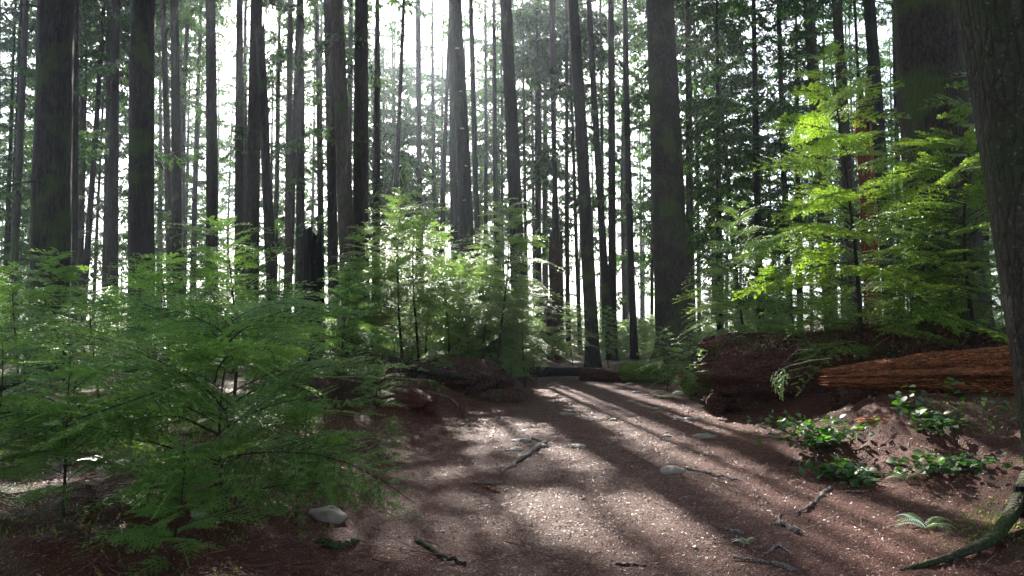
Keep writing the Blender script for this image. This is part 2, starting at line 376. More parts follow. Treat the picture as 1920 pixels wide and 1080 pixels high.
# ------------------------------------------------------------ fronds
def unit(v): return v/(np.linalg.norm(v, axis=-1, keepdims=True)+1e-9)
def frond(rg, L, ls, lw, sp, tert=True, droop=.16, dens=1.0, sec_sp=.045):
    """flat hemlock spray along +x: returns leaf polygons (n,4,3) and wood polylines"""
    leaves, wood = [], []
    def axis_pt(t): return np.array([L*t, L*.05*math.sin(t*5+wob), -droop*L*t*t + .03*L*math.sin(t*3.1)])
    wob = rg.uniform(0, 6)
    ax = np.array([axis_pt(t) for t in np.linspace(0, 1, 8)]); wood.append((ax, .0045*max(L, .4)+.001))
    twigs = []  # origin, dir, length
    ts = np.arange(.10, .985, sec_sp/L)
    for k, tt in enumerate(ts):
        tt = tt+rg.uniform(-.2, .2)*sec_sp/L
        o = axis_pt(tt); side = 1 if k % 2 else -1
        prof = min(1, .35+tt/.3)*(1-tt)**.75+.06
        ln = L*.42*prof*rg.uniform(.7, 1.15)
        if rg.random() > dens: continue
        a = R(rg.uniform(48, 66)); d = np.array([math.cos(a), side*math.sin(a), rg.uniform(-.15, .10)-droop*tt]); d /= np.linalg.norm(d)
        twigs.append((o, d, ln))
        if ln > .12: wood.append((np.array([o, o+d*ln*.5, o+d*ln-np.array([0, 0, .10*ln])]), .0016+.002*ln))
        if tert and ln > .05:
            us = np.arange(.15, .92, .032/ln)
            for q, u in enumerate(us):
                s2 = 1 if q % 2 else -1; l2 = ln*.40*(1-u)**.7*min(1, .5+u/.3)*rg.uniform(.7, 1.2)
                if l2 < .012: continue
                s_ = unit(np.cross([0, 0, 1.0], d)); a2 = R(rg.uniform(42, 62))
                d2 = unit(d*math.cos(a2)+s_*s2*math.sin(a2)+np.array([0, 0, rg.uniform(-.12, .08)]))
                twigs.append((o+d*ln*u-np.array([0, 0, .10*ln*u*u]), d2, l2))
    # leaves on the axis tip as well
    twigs.append((axis_pt(.35), unit(axis_pt(1)-axis_pt(.35)), np.linalg.norm(axis_pt(1)-axis_pt(.35))))
    O = []; D = []; U = []; LN = []
    for o, d, ln in twigs:
        n = max(2, int(ln/sp)); u = (np.arange(n)+.5)/n
        O.append(o[None]+d[None]*(u*ln)[:, None]-np.array([0, 0, 1.])[None]*(.10*ln*u*u)[:, None]); D.append(np.repeat(d[None], n, 0)); U.append(u)
    O = np.concatenate(O); D = np.concatenate(D); U = np.concatenate(U)
    S = unit(np.cross(np.array([0, 0, 1.0]), D)); n = len(O)
    out = []
    for sgn in (1, -1):
        a = R(1)*rg.uniform(48, 72, n); ld_ = D*np.cos(a)[:, None]+S*(sgn*np.sin(a))[:, None]+np.stack([0*a, 0*a, rg.uniform(-.4, .3, n)], 1)
        ld_ = unit(ld_)*(ls*rg.uniform(.6, 1.15, n)*(1-.35*U))[:, None]
        wv = unit(np.cross(ld_, np.array([0, 0, 1.0])+rg.normal(0, .35, (n, 3))))*lw
        out.append(np.stack([O, O+ld_*.5+wv, O+ld_, O+ld_*.5-wv], 1))
    return np.concatenate(out), wood
def rot(az, pit, roll):
    ca, sa, cp, sp_, cr, sr = math.cos(az), math.sin(az), math.cos(pit), math.sin(pit), math.cos(roll), math.sin(roll)
    Rx = np.array([[1, 0, 0], [0, cr, -sr], [0, sr, cr]]); Ry = np.array([[cp, 0, -sp_], [0, 1, 0], [sp_, 0, cp]]); Rz = np.array([[ca, -sa, 0], [sa, ca, 0], [0, 0, 1]])
    return Rz@Ry@Rx
_tpl = {}
def templates(kind):
    if kind in _tpl: return _tpl[kind]
    rg = rng(sum(map(ord, kind)))
    if kind == 'near': T = {L: [frond(rg, L, .019, .0040, .0050, True, .45, .93, .034) for _ in range(3)] for L in (.35, .7, 1.1)}
    elif kind == 'mid': T = {L: [frond(rg, L, .026, .0068, .0115, True, .36, .95, .046) for _ in range(3)] for L in (.35, .7, 1.1)}
    elif kind == 'far': T = {L: [frond(rg, L, .07, .023, .032, False, .34, .97, .045) for _ in range(3)] for L in (.35, .7, 1.1)}
    _tpl[kind] = T; return T
def put_frond(gl, gw, tp, L, org, Rm, s, wn=3, leafmat=0):
    lv, wood = tp; k = L*s
    gl.polys((lv*k)@Rm.T + org, leafmat)
    for pl, r in wood:
        P = (pl*k)@Rm.T+org; tube(gw, P, np.linspace(r*k, r*k*.35, len(P)), wn, 0, caps=False)

def build_sapling(seed, Ht, Rad, kind, nb, mleaf, low=.12, lean=(0, 0), bare=.0, pw=.5, lift=0):
    """returns two meshes: stem, foliage"""
    rg = rng(seed); T = templates(kind); gl, gs = Geo(), Geo()
    zs = np.linspace(0, 1, 9); wob = rg.uniform(0, 6, 2)
    sp = np.stack([lean[0]*zs*Ht+.03*Ht*np.sin(zs*4+wob[0])-.03*Ht*math.sin(wob[0]), lean[1]*zs*Ht+.03*Ht*np.sin(zs*3.3+wob[1])-.03*Ht*math.sin(wob[1]), zs*Ht], 1)
    r0 = .0085*Ht**.9+.004
    tube(gs, np.vstack([sp[0]-[0, 0, .1], sp]), np.concatenate([[r0*1.3], r0*(1-.88*zs)]), 6)
    az = rg.uniform(0, 6.28)
    for k in range(nb):
        t_ = low+(1-low)*((k+.5)/nb)**.85; t_ = min(.985, t_+rg.uniform(-.01, .01))
        az += 2.4+rg.uniform(-.4, .4)
        o = np.array([np.interp(t_, zs, sp[:, i]) for i in range(3)])
        ln = Rad*(min(1.0, .55+1.6*(t_-low)) if t_ < .4 else 1.0)*(1-t_)**pw*rg.uniform(.6, 1.18)+.08
        if bare and t_ < .35 and rg.random() < bare: continue
        pit = R(np.interp(t_, [0, .5, 1], [-4+lift, 10+lift, 34])+rg.uniform(-9, 9))
        Lk = min(T, key=lambda q: abs(q-ln)); tp = T[Lk][rg.integers(len(T[Lk]))]
        put_frond(gl, gs, tp, 1.0, o, rot(az, pit, R(rg.uniform(-34, 34))), ln/Lk)
    return gs.mesh('stem', M['bark_twig']), gl.mesh('foliage', mleaf)
def sapling_obj(meshes, loc, rz, s, label, group=None, name='hemlock_sapling'):
    e = empty(name, loc, label, 'sapling', group, rz); e.scale = (s, s, s)
    for nme, me in zip(('stem', 'foliage'), meshes):
        o = bpy.data.objects.new(nme, me); COL.objects.link(o); o.parent = e
    return e

# ------------------------------------------------------------ trees
def branch_tpl(seed, fine):
    """hanging conifer bough about 3 m long along +x: leaf quads + wood"""
    rg = rng(seed); L = 3.0; lv = []; wood = []
    ap = lambda t: np.array([L*t, .12*math.sin(t*4+seed), .25*t-.75*t*t])
    wood.append((np.array([ap(t) for t in np.linspace(0, 1, 6)]), .022))
    ls, lw, sp = (.17, .024, .055) if fine else (.30, .052, .11)
    O, D = [], []
    for k, t_ in enumerate(np.arange(.22, 1.0, .055 if fine else .075)):
        side = 1 if k % 2 else -1; o = ap(t_); ln = (.25+.85*(1-t_)**.6*min(1, t_/.35))*rg.uniform(.6, 1.2)
        if rg.random() < .25: continue
        a = R(rg.uniform(45, 75)); d = unit(np.array([math.cos(a), side*math.sin(a), rg.uniform(-.55, -.05)]))
        wood.append((np.array([o, o+d*ln]), .008))
        for u in np.arange(.1, 1, .12/ln):
            l2 = .36*(1-u*.6)*rg.uniform(.5, 1.2); s2 = rg.choice([-1, 1]); sd = unit(np.cross([0, 0, 1.], d))
            d2 = unit(d*.7+sd*s2*.8+np.array([0, 0, rg.uniform(-.9, -.05)]))
            n = max(2, int(l2/sp)); uu = (np.arange(n)+.5)/n
            O.append((o+d*ln*u)[None]+d2[None]*(uu*l2)[:, None]); D.append(np.repeat(d2[None], n, 0))
    O = np.concatenate(O); D = np.concatenate(D); n = len(O)
    for sg in (1, -1):
        S = unit(np.cross(np.array([0, 0, 1.]), D)); dd = unit(D*.85+S*sg*.5+rg.normal(0, .22, (n, 3))-np.array([0, 0, .25]))*(ls*rg.uniform(.6, 1.3, n))[:, None]
        wv = unit(np.cross(dd, rg.normal(0, 1, (n, 3))+[0, 0, 1.2]))*lw
        lv.append(np.stack([O, O+dd*.5+wv, O+dd, O+dd*.5-wv], 1))
    return np.concatenate(lv), wood
BT = {f: [branch_tpl(10+i+(50 if f else 0), f) for i in range(5)] for f in (True, False)}

def crown(g, rg, path, cb, nb, blen, fine=True, prune=True, keep=1.0, world=np.zeros(3), dead=0):
    """boughs from height fraction cb to the top; boughs that would shade the sunlit ground are the canopy's gaps"""
    zt = path[:, 2]; H0, H1 = zt[0], zt[-1]; zb = H0+(H1-H0)*cb; az = rg.uniform(0, 6.28); n = 0
    for k in range(nb):
        u = (k+.5)/nb; z = zb+(H1-zb)*u**.95
        az += 2.4+rg.uniform(-.5, .5)
        o = np.array([np.interp(z, zt, path[:, i]) for i in range(3)])
        ln = blen*(1-u)**.6*rg.uniform(.6, 1.15)*min(1, .5+u*3)+.4
        dirv = np.array([math.cos(az), math.sin(az), 0])
        if rg.random() > keep: continue
        if prune:
            pts = o+world+dirv[None]*ln*np.array([.25, .6, 1.0])[:, None]; pts[:, 2] -= .1*ln
            if blocks_sun(pts).any() and rg.random() < .965: continue
            if soft_sun(pts).any() and rg.random() < .72: continue
        lv, wood = BT[fine][rg.integers(5)]; s = ln/3.0
        Rm = rot(az, R(rg.uniform(-22, 8)+22*u), R(rg.uniform(-15, 15)))
        sv = np.array([s, min(1.1, s*1.1+.15), min(1.1, s+.25)])
        g.polys((lv*sv)@Rm.T+o, 0)
        for pl, r in wood:
            P = (pl*sv)@Rm.T+o; tube(g, P, np.linspace(r*s, r*s*.4, len(P)), 3, 1, caps=False)
        n += 1
    return n
def make_tree(seed, base, top_dir, dia, Ht, mbark, label, cb=.45, nb=70, blen=2.6, fine=True, prune=True, stubs=8, sides=16, group=None, flare=1.35, bend=None, name='conifer_tree', conks=(), broken=False, keep=1.0, low_boughs=0, roots=0):
    """base world point; top_dir = (dx,dy) horizontal shift per metre of height"""
    rg = rng(seed); e = empty(name, base, label, 'tree', group)
    nz = 60 if sides > 20 else (26 if sides > 10 else 12)
    zz = np.concatenate([[-.4], np.linspace(0, 2, 10 if sides > 12 else 4)[:-1], np.linspace(2, Ht, nz)])
    ph = rg.uniform(0, 6, 2)
    amp = (.10 if bend is None else bend)*(Ht/30)
    path = np.stack([top_dir[0]*zz+amp*(np.sin(zz*.22+ph[0])-math.sin(ph[0]))*.5, top_dir[1]*zz, zz], 1)
    tz = np.clip(zz/Ht, 0, 1); rad = dia/2*(1-.82*tz**1.25 if not broken else 1-.25*tz)*(1+(flare-1)*np.exp(-np.maximum(zz, 0)/.45))
    def disp(i, th, p):
        z = zz[i.astype(int)]; c, s = np.cos(th), np.sin(th); r_ = rad[i.astype(int)]
        d = .05*r_*fbm(c*1.5+seed, s*1.5, z*.6, seed % 97) + .035*r_*noise3(c*7+seed, s*7, z*1.5, 3)
        if roots: d = d + r_*.30*np.exp(-np.maximum(z, 0)/.5)*np.sin(th*roots+seed)*1.0
        if broken: d = d*1.5
        return d
    g = Geo(); tube(g, path, rad, sides, 0, disp, caps=True)
    for k in range(stubs):
        z = rg.uniform(min(1.5, Ht*.2), min(Ht*.6, 16)); o = np.array([np.interp(z, zz, path[:, i]) for i in range(3)]); a = rg.uniform(0, 6.28); ln = rg.uniform(.15, 1.3)*min(1, dia*3+.4)
        d = np.array([math.cos(a), math.sin(a), rg.uniform(-.5, .3)]); mid = o+d*ln*.5+[0, 0, rg.uniform(-.05, .12)]
        P = np.array([o, mid, o+d*ln+[0, 0, -.12*ln]]); tube(g, P, [.014+.014*dia, .010, .004], 4, 0, caps=False)
        if ln > .6:
            d2 = unit(d+rg.normal(0, .6, 3)); tube(g, np.array([mid, mid+d2*ln*.45]), [.006, .002], 3, 0, caps=False)
    g.obj('trunk', mbark, e)
    if not broken:
        g2 = Geo(); n = crown(g2, rg, path[zz >= 0], cb, nb, blen, fine, prune, keep, np.array(base))
        if low_boughs:
            for k in range(low_boughs):
                z = rg.uniform(.18, cb)*Ht; o = np.array([np.interp(z, zz, path[:, i]) for i in range(3)]); a = rg.uniform(0, 6.28); ln = rg.uniform(.8, blen)
                if prune and blocks_sun((o+np.array(base)+np.array([math.cos(a), math.sin(a), -.1])*ln*.7)[None]).any(): continue
                lv, wood = BT[fine][rg.integers(5)]; Rm = rot(a, R(rg.uniform(-30, 5)), R(rg.uniform(-15, 15))); s = ln/3
                sv = np.array([s, min(1, s+.15), min(1, s+.2)]); g2.polys((lv*sv)@Rm.T+o, 0)
                for pl, r in wood: P = (pl*sv)@Rm.T+o; tube(g2, P, np.linspace(r*s, r*s*.4, len(P)), 3, 1, caps=False)
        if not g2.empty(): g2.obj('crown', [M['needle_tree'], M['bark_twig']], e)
    for (pz, pa, ps) in conks:
        o = np.array([np.interp(pz, zz, path[:, i]) for i in range(3)]); rr = float(np.interp(pz, zz, rad)); d = np.array([math.cos(pa), math.sin(pa), 0])
        gc = Geo(); th = np.linspace(-1.7, 1.7, 9); c0 = o+d*rr*.85
        sd = np.cross([0, 0, 1], d); top = [c0+d*math.cos(a)*ps*1.2+sd*math.sin(a)*ps+np.array([0, 0, .15*ps]) for a in th]; bot = [p-np.array([0, 0, .35*ps])-d*.2*ps for p in top]
        vv = np.array(top+bot+[c0+[0, 0, .6*ps], c0-[0, 0, .5*ps]]); n = 9
        fq = [(i, i+1, n+i+1, n+i) for i in range(n-1)]; gc.faces(vv, fq, 0, True)
        gc.faces(vv, [(i+1, i, 2*n) for i in range(n-1)]+[(n+i, n+i+1, 2*n+1) for i in range(n-1)], 0, True)
        gc.obj('bracket_fungus', M['conk'], e)
    return e

# px at y=0, px at y=480, width px, distance, height, bark, crown base fraction, label
B, G_, P_ = 'bark', 'bark_grey', 'bark_pale'
TREES = [
 (44, 26, 13, 24, 27, P_, .5, 'slender pale barked trunk at the far left edge leaning away from the stout trunk'),
 (98, 92, 60, 12.6, 30, G_, .62, 'stout grey brown trunk rising behind the ferny saplings, widest of the left stand'),
 (143, 135, 18, 24, 28, B, .55, 'straight dark trunk just right of the stout leftmost trunk'),
 (156, 149, 8, 40, 27, B, .4, 'thin far trunk half hidden behind the dark trunk beside the stout one'),
 (192, 162, 11, 30, 24, B, .5, 'thin dark trunk leaning right with bright sky glaring on its left'),
 (200, 180, 6, 38, 22, B, .4, 'very thin leaning trunk just left of the closely paired trunks'),
 (203, 197, 12, 30, 28, P_, .5, 'paler half of the closely paired trunks left of the broad second trunk'),
 (215, 213, 17, 24, 29, B, .55, 'darker and wider half of the closely paired trunks on the left'),
 (245, 246, 5, 45, 26, B, .35, 'pencil thin trunk hugging the left side of the broad second trunk'),
 (272, 267, 43, 15, 31, G_, .62, 'broad grey trunk, second widest of the left stand, behind the low saplings'),
 (299, 299, 8, 42, 26, P_, .35, 'thin hazy trunk touching the right side of the second widest left trunk'),
 (309, 318, 13, 26, 27, P_, .5, 'lighter curved trunk crossing in front of its darker neighbour'),
 (329, 331, 18, 24.5, 29, B, .55, 'dark trunk crossed by the lighter curved trunk'),
 (395, 396, 21, 22, 30, B, .6, 'lone straight dark trunk with open sky gap on both sides, left half'),
 (445, 448, 16, 26, 29, B, .55, 'dark trunk immediately left of the wide trunk beside the broken snag'),
 (478, 473, 24, 20, 30, B, .6, 'wide dark trunk leaning against the view of the broken topped snag'),
 (548, 540, 14, 28, 28, P_, .5, 'rusty lit thin trunk left of the charred stump, left one of two'),
 (559, 561, 16, 26, 28, B, .55, 'dark trunk directly left of the charred stump, right one of two'),
 (591, 600, 12, 30, 28, B, .5, 'thin trunk rising straight behind the charred stump'),
 (610, 622, 18, 24, 29, B, .55, 'dark trunk between the charred stump and the curved brown trunk'),
 (625, 650, 27, 18.5, 29, P_, .6, 'curved brown mossy trunk sweeping right towards its foot'),
 (656, 653, 12, 30, 27, B, .5, 'thin dark trunk squeezed between the curved trunk and the thick black one'),
 (643, 648, 6, 40, 25, B, .4, 'faint sliver of trunk behind the curved brown trunk'),
 (675, 678, 27, 19, 31, B, .62, 'thick near black trunk standing to the left of the sunbeams'),
 (704, 705, 14, 34, 28, G_, .45, 'bluish hazy trunk just right of the thick near black trunk'),
 (718, 717, 6, 48, 25, G_, .35, 'thin hazy trunk before the leaning dark pole'),
 (757, 734, 9, 26, 26, B, .6, 'dark pole like trunk leaning clearly to the right in the beams'),
 (741, 742, 7, 52, 26, G_, .35, 'palest distant trunk crossed by the leaning pole trunk'),
 (779, 789, 12, 32, 28, G_, .5, 'blue grey trunk standing in the brightest sunbeam'),
 (811, 818, 10, 40, 27, G_, .4, 'ghostly pale trunk between the sunbeam trunk and the scarred trunk'),
 (846, 830, 9, 30, 26, B, .5, 'thin trunk leaning right into the pair with the scarred trunk'),
 (843, 853, 14, 27, 29, B, .6, 'dark smooth trunk close behind the left side of the fungus dotted trunk'),
 (858, 876, 25, 22.5, 31, B, .66, 'black trunk dotted with small bracket fungi behind the bright central saplings'),
 (884, 893, 10, 36, 27, G_, .45, 'thin grey trunk at the right side of the fungus dotted trunk'),
 (909, 909, 8, 36, 27, G_, .45, 'thin straight trunk midway between the two biggest central trunks'),
 (938, 944, 6, 38, 26, B, .45, 'wiry trunk just left of the large leaning central trunk'),
 (951, 969, 26, 23.0, 31, B, .64, 'large trunk leaning left above the bright central saplings, right of the fungus one'),
 (1010, 1007, 7, 36, 26, B, .4, 'thin dark trunk in the gap right of the large central trunk'),
 (1020, 1023, 12, 44, 26, P_, .4, 'pale wide distant trunk behind the rusty stump'),
 (1035, 1047, 10, 30, 27, B, .5, 'dark trunk rising directly behind the rusty broken stump'),
 (1059, 1064, 8, 30, 27, B, .5, 'slim dark trunk right of the rusty stump'),
 (1062, 1081, 7, 32, 26, B, .5, 'slim trunk leaning left against its slim straight neighbour'),
 (1073, 1100, 23, 21, 30, B, .6, 'thick trunk leaning left, left neighbour of the merging pair'),
 (1108, 1134, 13, 24, 28, B, .55, 'leaning left half of the pair of trunks that merge at the foot'),
 (1140, 1147, 14, 24.3, 29, B, .55, 'upright right half of the pair of trunks that merge at the foot'),
 (1170, 1184, 12, 26, 29, B, .5, 'slender trunk between the merging pair and the giant fir'),
 (1168, 1172, 12, 42, 26, P_, .4, 'pale distant trunk hidden behind the slender one near the giant fir'),
 (1218, 1221, 6, 34, 26, B, .4, 'thin trunk just left of the giant fir'),
 (1287, 1295, 14, 28, 28, P_, .4, 'grey trunk standing just right of the giant fir'),
 (1303, 1309, 7, 36, 26, B, .35, 'thin trunk right of the giant fir behind its grey neighbour'),
 (1336, 1375, 8, 30, 22, B, .3, 'dark thin trunk leaning left amid dense foliage right of the giant fir'),
 (1461, 1478, 11, 26, 27, B, .22, 'trunk with dense low boughs left of the tall bright sapling'),
 (1520, 1550, 22, 20, 29, P_, .55, 'leaning brown trunk behind the top of the tall bright sapling'),
 (1541, 1548, 7, 34, 26, B, .45, 'thin trunk close behind the leaning brown trunk over the sapling'),
 (1570, 1600, 20, 18, 29, P_, .5, 'curved trunk right behind the tall bright sapling'),
 (1607, 1627, 6, 22, 25, B, .5, 'thin black trunk above the red rotten snag'),
 (1631, 1662, 22, 17, 29, 'bark_grey', .5, 'pale mottled trunk between the red snag and the massive fir'),
]
trees = {}
for i, (xt, xb, wpx, d, Ht, mb, cb, lab) in enumerate(TREES):
    A = unproj(xt, 0, d); Bp = unproj(xb, 480, d)
    sl = (A[0]-Bp[0])/(A[2]-Bp[2])
    x0 = Bp[0]-sl*Bp[2]; z0 = hz(x0, d); base = (x0+sl*z0, d, z0)
    dia = wpx/F*d*1.12
    sides = 28 if d < 23 else (14 if d < 33 else 9)
    conks = ()
    if 'fungus dotted trunk' in lab and lab.startswith('black') or lab.startswith('black trunk dotted'):
        conks = tuple((z, a, s) for z, a, s in ((4.2, -1.3, .07), (5.3, -1.7, .05), (6.4, -1.2, .06), (7.6, -1.5, .07), (8.8, -1.45, .06), (3.2, -2.6, .06), (10.2, -1.7, .07)))
    trees[i] = make_tree(100+i, base, (sl, 0), dia, Ht, M[mb], lab, cb, 92 if d < 34 else 50, 3.0, d < 30, True, 24 if d < 35 else 10, sides, None, conks=conks, low_boughs=3 if d < 25 else 8)

# giant fir, massive fir, near mossy trunk
def big(seed, xt, xb, wpx, d, Ht, mb, cb, lab, **kw):
    A = unproj(xt, 0, d); Bp = unproj(xb, 480, d); sl = (A[0]-Bp[0])/(A[2]-Bp[2])
    x0 = Bp[0]-sl*Bp[2]; z0 = hz(x0, d)
    return make_tree(seed, (x0+sl*z0, d, z0), (sl, 0), wpx/F*d, Ht, M[mb], lab, cb, sides=56, name='fir_tree', **kw)
big(501, 1236, 1257, 64, 21, 34, 'bark_fir', .62, 'giant fir with furrowed brown bark and flared mossy foot beside the path bend', nb=70, blen=3.2, flare=1.55, roots=5, bend=.02, stubs=7)
big(502, 1737, 1772, 128, 11.5, 32, 'bark_fir', .7, 'massive fir trunk behind the big rotting log', nb=60, blen=3.4, flare=1.3, roots=5, bend=.02, stubs=5)
near_tree = big(503, 1918, 1996, 216, 5.0, 26, 'bark_mossy', .75, 'nearest trunk with lichen flecked bark at the right edge', nb=40, blen=3, flare=1.08, roots=0, bend=.01, stubs=0)
# snag with broken top, charred stump, rusty stump, red snag
def snag(seed, px_t, py_t, px_b, wpx, d, mb, label, name, cat, jag=.25, fungus=False, sides=26, flare=1.2):
    A = unproj(px_t, py_t, d); Bp = unproj(px_b, 480, d) if py_t < 400 else unproj(px_b, 560, d)
    sl = (A[0]-Bp[0])/(A[2]-Bp[2]+1e-6); x0 = Bp[0]-sl*Bp[2]; z0 = hz(x0, d); Ht = A[2]-z0
    rg = rng(seed); o_ = np.array([x0+sl*z0, d, z0]); g = Geo()
    zz = np.concatenate([[-.3], np.linspace(0, Ht, 26)]); path = np.stack([sl*zz, 0*zz, zz], 1); r0 = wpx/F*d/2
    rad = r0*(1-.18*zz/Ht)*(1+(flare-1)*np.exp(-np.maximum(zz, 0)/.4))
    V_ = []
    def disp(i, th, p):
        z = zz[i.astype(int)]; return r0*(.12*fbm(np.cos(th)*2, np.sin(th)*2, z*.8, seed) + .10*noise3(np.cos(th)*6, np.sin(th)*6, z*1.0, seed+2))
    n = sides; th = np.linspace(0, 2*np.pi, n, endpoint=False)
    rr = rad[:, None]+disp(np.arange(len(zz))[:, None]*np.ones(n)[None], th[None]*np.ones(len(zz))[:, None], None)
    topc = jag*(fbm(np.cos(th)*1.4, np.sin(th)*1.4, 0, seed+5)+.9*np.abs(noise3(np.cos(th)*5, np.sin(th)*5, 0, seed+7)))
    VV = np.stack([path[:, 0:1]+rr*np.cos(th), path[:, 1:2]+rr*np.sin(th), path[:, 2:3]+topc[None]*sstep(.55, 1, np.clip(zz/Ht, 0, 1))[:, None]], -1)
    inner = VV[-1]*np.array([.7, .7, 1])+np.array([path[-1, 0]*.3, 0, -.05]); inner[:, 2] -= .1
    pit = inner*np.array([.5, .5, 1])+np.array([path[-1, 0]*.5, 0, -jag*.8])
    VV = np.concatenate([VV, inner[None], pit[None]], 0); m_ = len(VV)
    i = np.arange(m_-1)[:, None]*n; j = np.arange(n)[None]; j2 = (j+1) % n
    g.faces(VV.reshape(-1, 3), np.stack([i+j, i+j2, i+n+j2, i+n+j], -1).reshape(-1, 4), 0, True)
    c = VV[-1].mean(0); g.faces(np.vstack([VV[-1], c[None]]), [(k, (k+1) % n, n) for k in range(n)], 0)
    e = empty(name, o_, label, cat); g.obj('trunk', M[mb], e)
    return e
snag(71, 487, 80, 507, 19, 18, 'bark', 'broken topped dead trunk leaning left beside the wide dark trunk', 'tree_snag', 'snag', .5)
snag(72, 586, 445, 587, 40, 14, 'char', 'charred black stump with jagged splintered top', 'tree_stump', 'stump', .32)
snag(73, 1043, 470, 1043, 30, 24, 'rot_dark', 'rusty brown broken stump beyond the central saplings', 'tree_stump', 'stump', .4)
snag(74, 1618, 215, 1632, 30, 14.5, 'rot', 'tall bright red rotten snag behind the tall sapling', 'tree_snag', 'snag', .8)
snag(75, 706, 690, 706, 11, 11.6, 'rot', 'small splintered orange stub under the leaning fallen pole', 'tree_stump', 'stump', .1, sides=10)

# far stand ----------------------------------------------------------------
BG = []
for k in range(7):
    rg = rng(900+k); Ht = rg.uniform(21, 27)
    g = Geo(); zz = np.linspace(-1, Ht, 9); path = np.stack([.15*np.sin(zz*.2+k), .0*zz, zz], 1); dia = [.22, .3, .36, .26, .42, .3, .2][k]
    tube(g, path, dia/2*(1-.85*np.clip(zz/Ht, 0, 1)), 8); 
    for q in range(8):
        z = rg.uniform(1.5, Ht*.5); o = np.array([np.interp(z, zz, path[:, i]) for i in range(3)]); a = rg.uniform(0, 6.28); d = np.array([math.cos(a), math.sin(a), rg.uniform(-.4, .2)]); ln = rg.uniform(.4, 1.6)
        tube(g, np.array([o, o+d*ln]), [.02, .006], 3, caps=False)
    tm = g.mesh('trunk', M['bark' if k % 2 else 'bark_grey']); g2 = Geo()
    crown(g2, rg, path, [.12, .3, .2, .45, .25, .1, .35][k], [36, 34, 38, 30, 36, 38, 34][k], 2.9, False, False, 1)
    BG.append((tm, g2.mesh('crown', [M['needle_tree'], M['bark_twig']])))
rg = rng(77); cnt = 0
tries = 0
while cnt < 110 and tries < 3000:
    tries += 1
    d = rg.uniform(36, 95)**1.0; ang = rg.uniform(-40, 40); x = d*math.tan(R(ang)) if abs(ang) < 40 else 0
    pxx = 960+F*x/d
    if not (-60 < pxx < 2000): continue
    if d < 50 and (x > -7 and x < 1.5): continue     # the gap the sun shines through
    k = int(rg.integers(7)); s = rg.uniform(.85, 1.1)
    if -9 < x < 6 and d < 62: s *= .8
    tm, cm = BG[k]
    side = 'left' if pxx < 640 else ('middle' if pxx < 1280 else 'right')
    dist = 'farther' if d > 62 else 'nearer'
    e = empty('conifer_tree', (x, d, hz(x, d)-.1), {'left': 'thin backlit tree in the far stand, {} rows, behind the left saplings',
        'middle': 'thin backlit tree in the far stand, {} rows, behind the sunlit central saplings',
        'right': 'thin backlit tree in the far stand, {} rows, behind the rotting log'}[side].format(dist), 'tree', f'{dist} backlit background trees, {side} of the stand', rg.uniform(0, 6.28))
    e.scale = (s, s, s)
    for nme, me in (('trunk', tm), ('crown', cm)):
        o = bpy.data.objects.new(nme, me); COL.objects.link(o); o.parent = e
    cnt += 1
rg = rng(78)
for k in range(10):
    d = rg.uniform(37, 50); x = -8.5+k*1.08+rg.uniform(-.3, .3)
    make_tree(700+k, (x, d, hz(x, d)), (rg.uniform(-.02, .02), 0), rg.uniform(.2, .34), rg.uniform(22, 27), M['bark_grey' if k % 2 else 'bark'], 'thin hazy tree standing in the sunbeams far behind the fungus dotted trunk', .28, 42, 2.7, False, True, 5, 8, 'hazy trees in the sunbeams')
g = Geo(); g3 = Geo(); rg = rng(79)  # unseen trees behind and beside the camera, added to cut the fill light
for k in range(20):
    a = rg.uniform(-R(150), R(150))+math.pi if False else rg.uniform(R(55), R(305)); d = rg.uniform(5, 22); x, y = d*math.sin(a), d*math.cos(a)
    Ht = rg.uniform(24, 30); o = np.array([x, y, hz(x, y)]); zz = np.linspace(-.3, Ht, 10); path = np.stack([0*zz, 0*zz, zz], 1)
    tube(g, path+o, .25*(1-.8*np.clip(zz/Ht, 0, 1)), 10, 1, caps=False)
    g4 = Geo(); crown(g4, rg, path[1:], .22, 46, 3.8, False, False)
    for v_, f_, m_ in zip(g4.v, g4.f, g4.m): g.faces(v_+o, f_-f_.min(), 0 if m_[0] == 0 else 1)
tag(g.obj('forest', [M['needle_tree'], M['bark']]), 'unseen rest of the wood round the viewpoint, added to darken the fill', 'forest', kind='stuff')
rg = rng(80)
for k in range(22):
    px = rg.uniform(-10, 1230); d = rg.uniform(27, 37); x = (px-960)/F*d
    make_tree(800+k, (x, d, hz(x, d)), (rg.uniform(-.03, .03), 0), rg.uniform(.16, .30), rg.uniform(23, 28), M['bark'], 'slim straight dark trunk filling the middle rows of the left and central stand', .55, 40, 2.4, False, True, 10, 9, 'slim dark trunks of the middle rows')
# young dense hemlocks on the right, behind the log
for i, (px, d, Ht, lab) in enumerate([(1350, 24, 15, 'dense young hemlock with drooping dark boughs right of the giant fir'), (1425, 21, 17, 'tall young hemlock with hanging boughs above the log end'),
        (1500, 27, 16, 'dark young hemlock behind the leaning brown trunk'), (1690, 24, 14, 'young hemlock filling the gap left of the massive fir'),
        (1850, 17, 15, 'young hemlock showing between the massive fir and the nearest trunk'),
        (345, 38, 16, 'bushy hemlock glimpsed between the broad trunk and the lone trunk on the left'), (505, 36, 15, 'bushy hemlock glimpsed behind the broken topped trunk'),
        (10, 27, 13, 'bushy hemlock at the left edge behind the pale trunk')]):
    x = (px-960)/F*d
    make_tree(300+i, (x, d, hz(x, d)), (0, 0), .24, Ht, M['bark'], lab, .10, 95, 2.3, True, True, 3, 9, None, keep=.9)

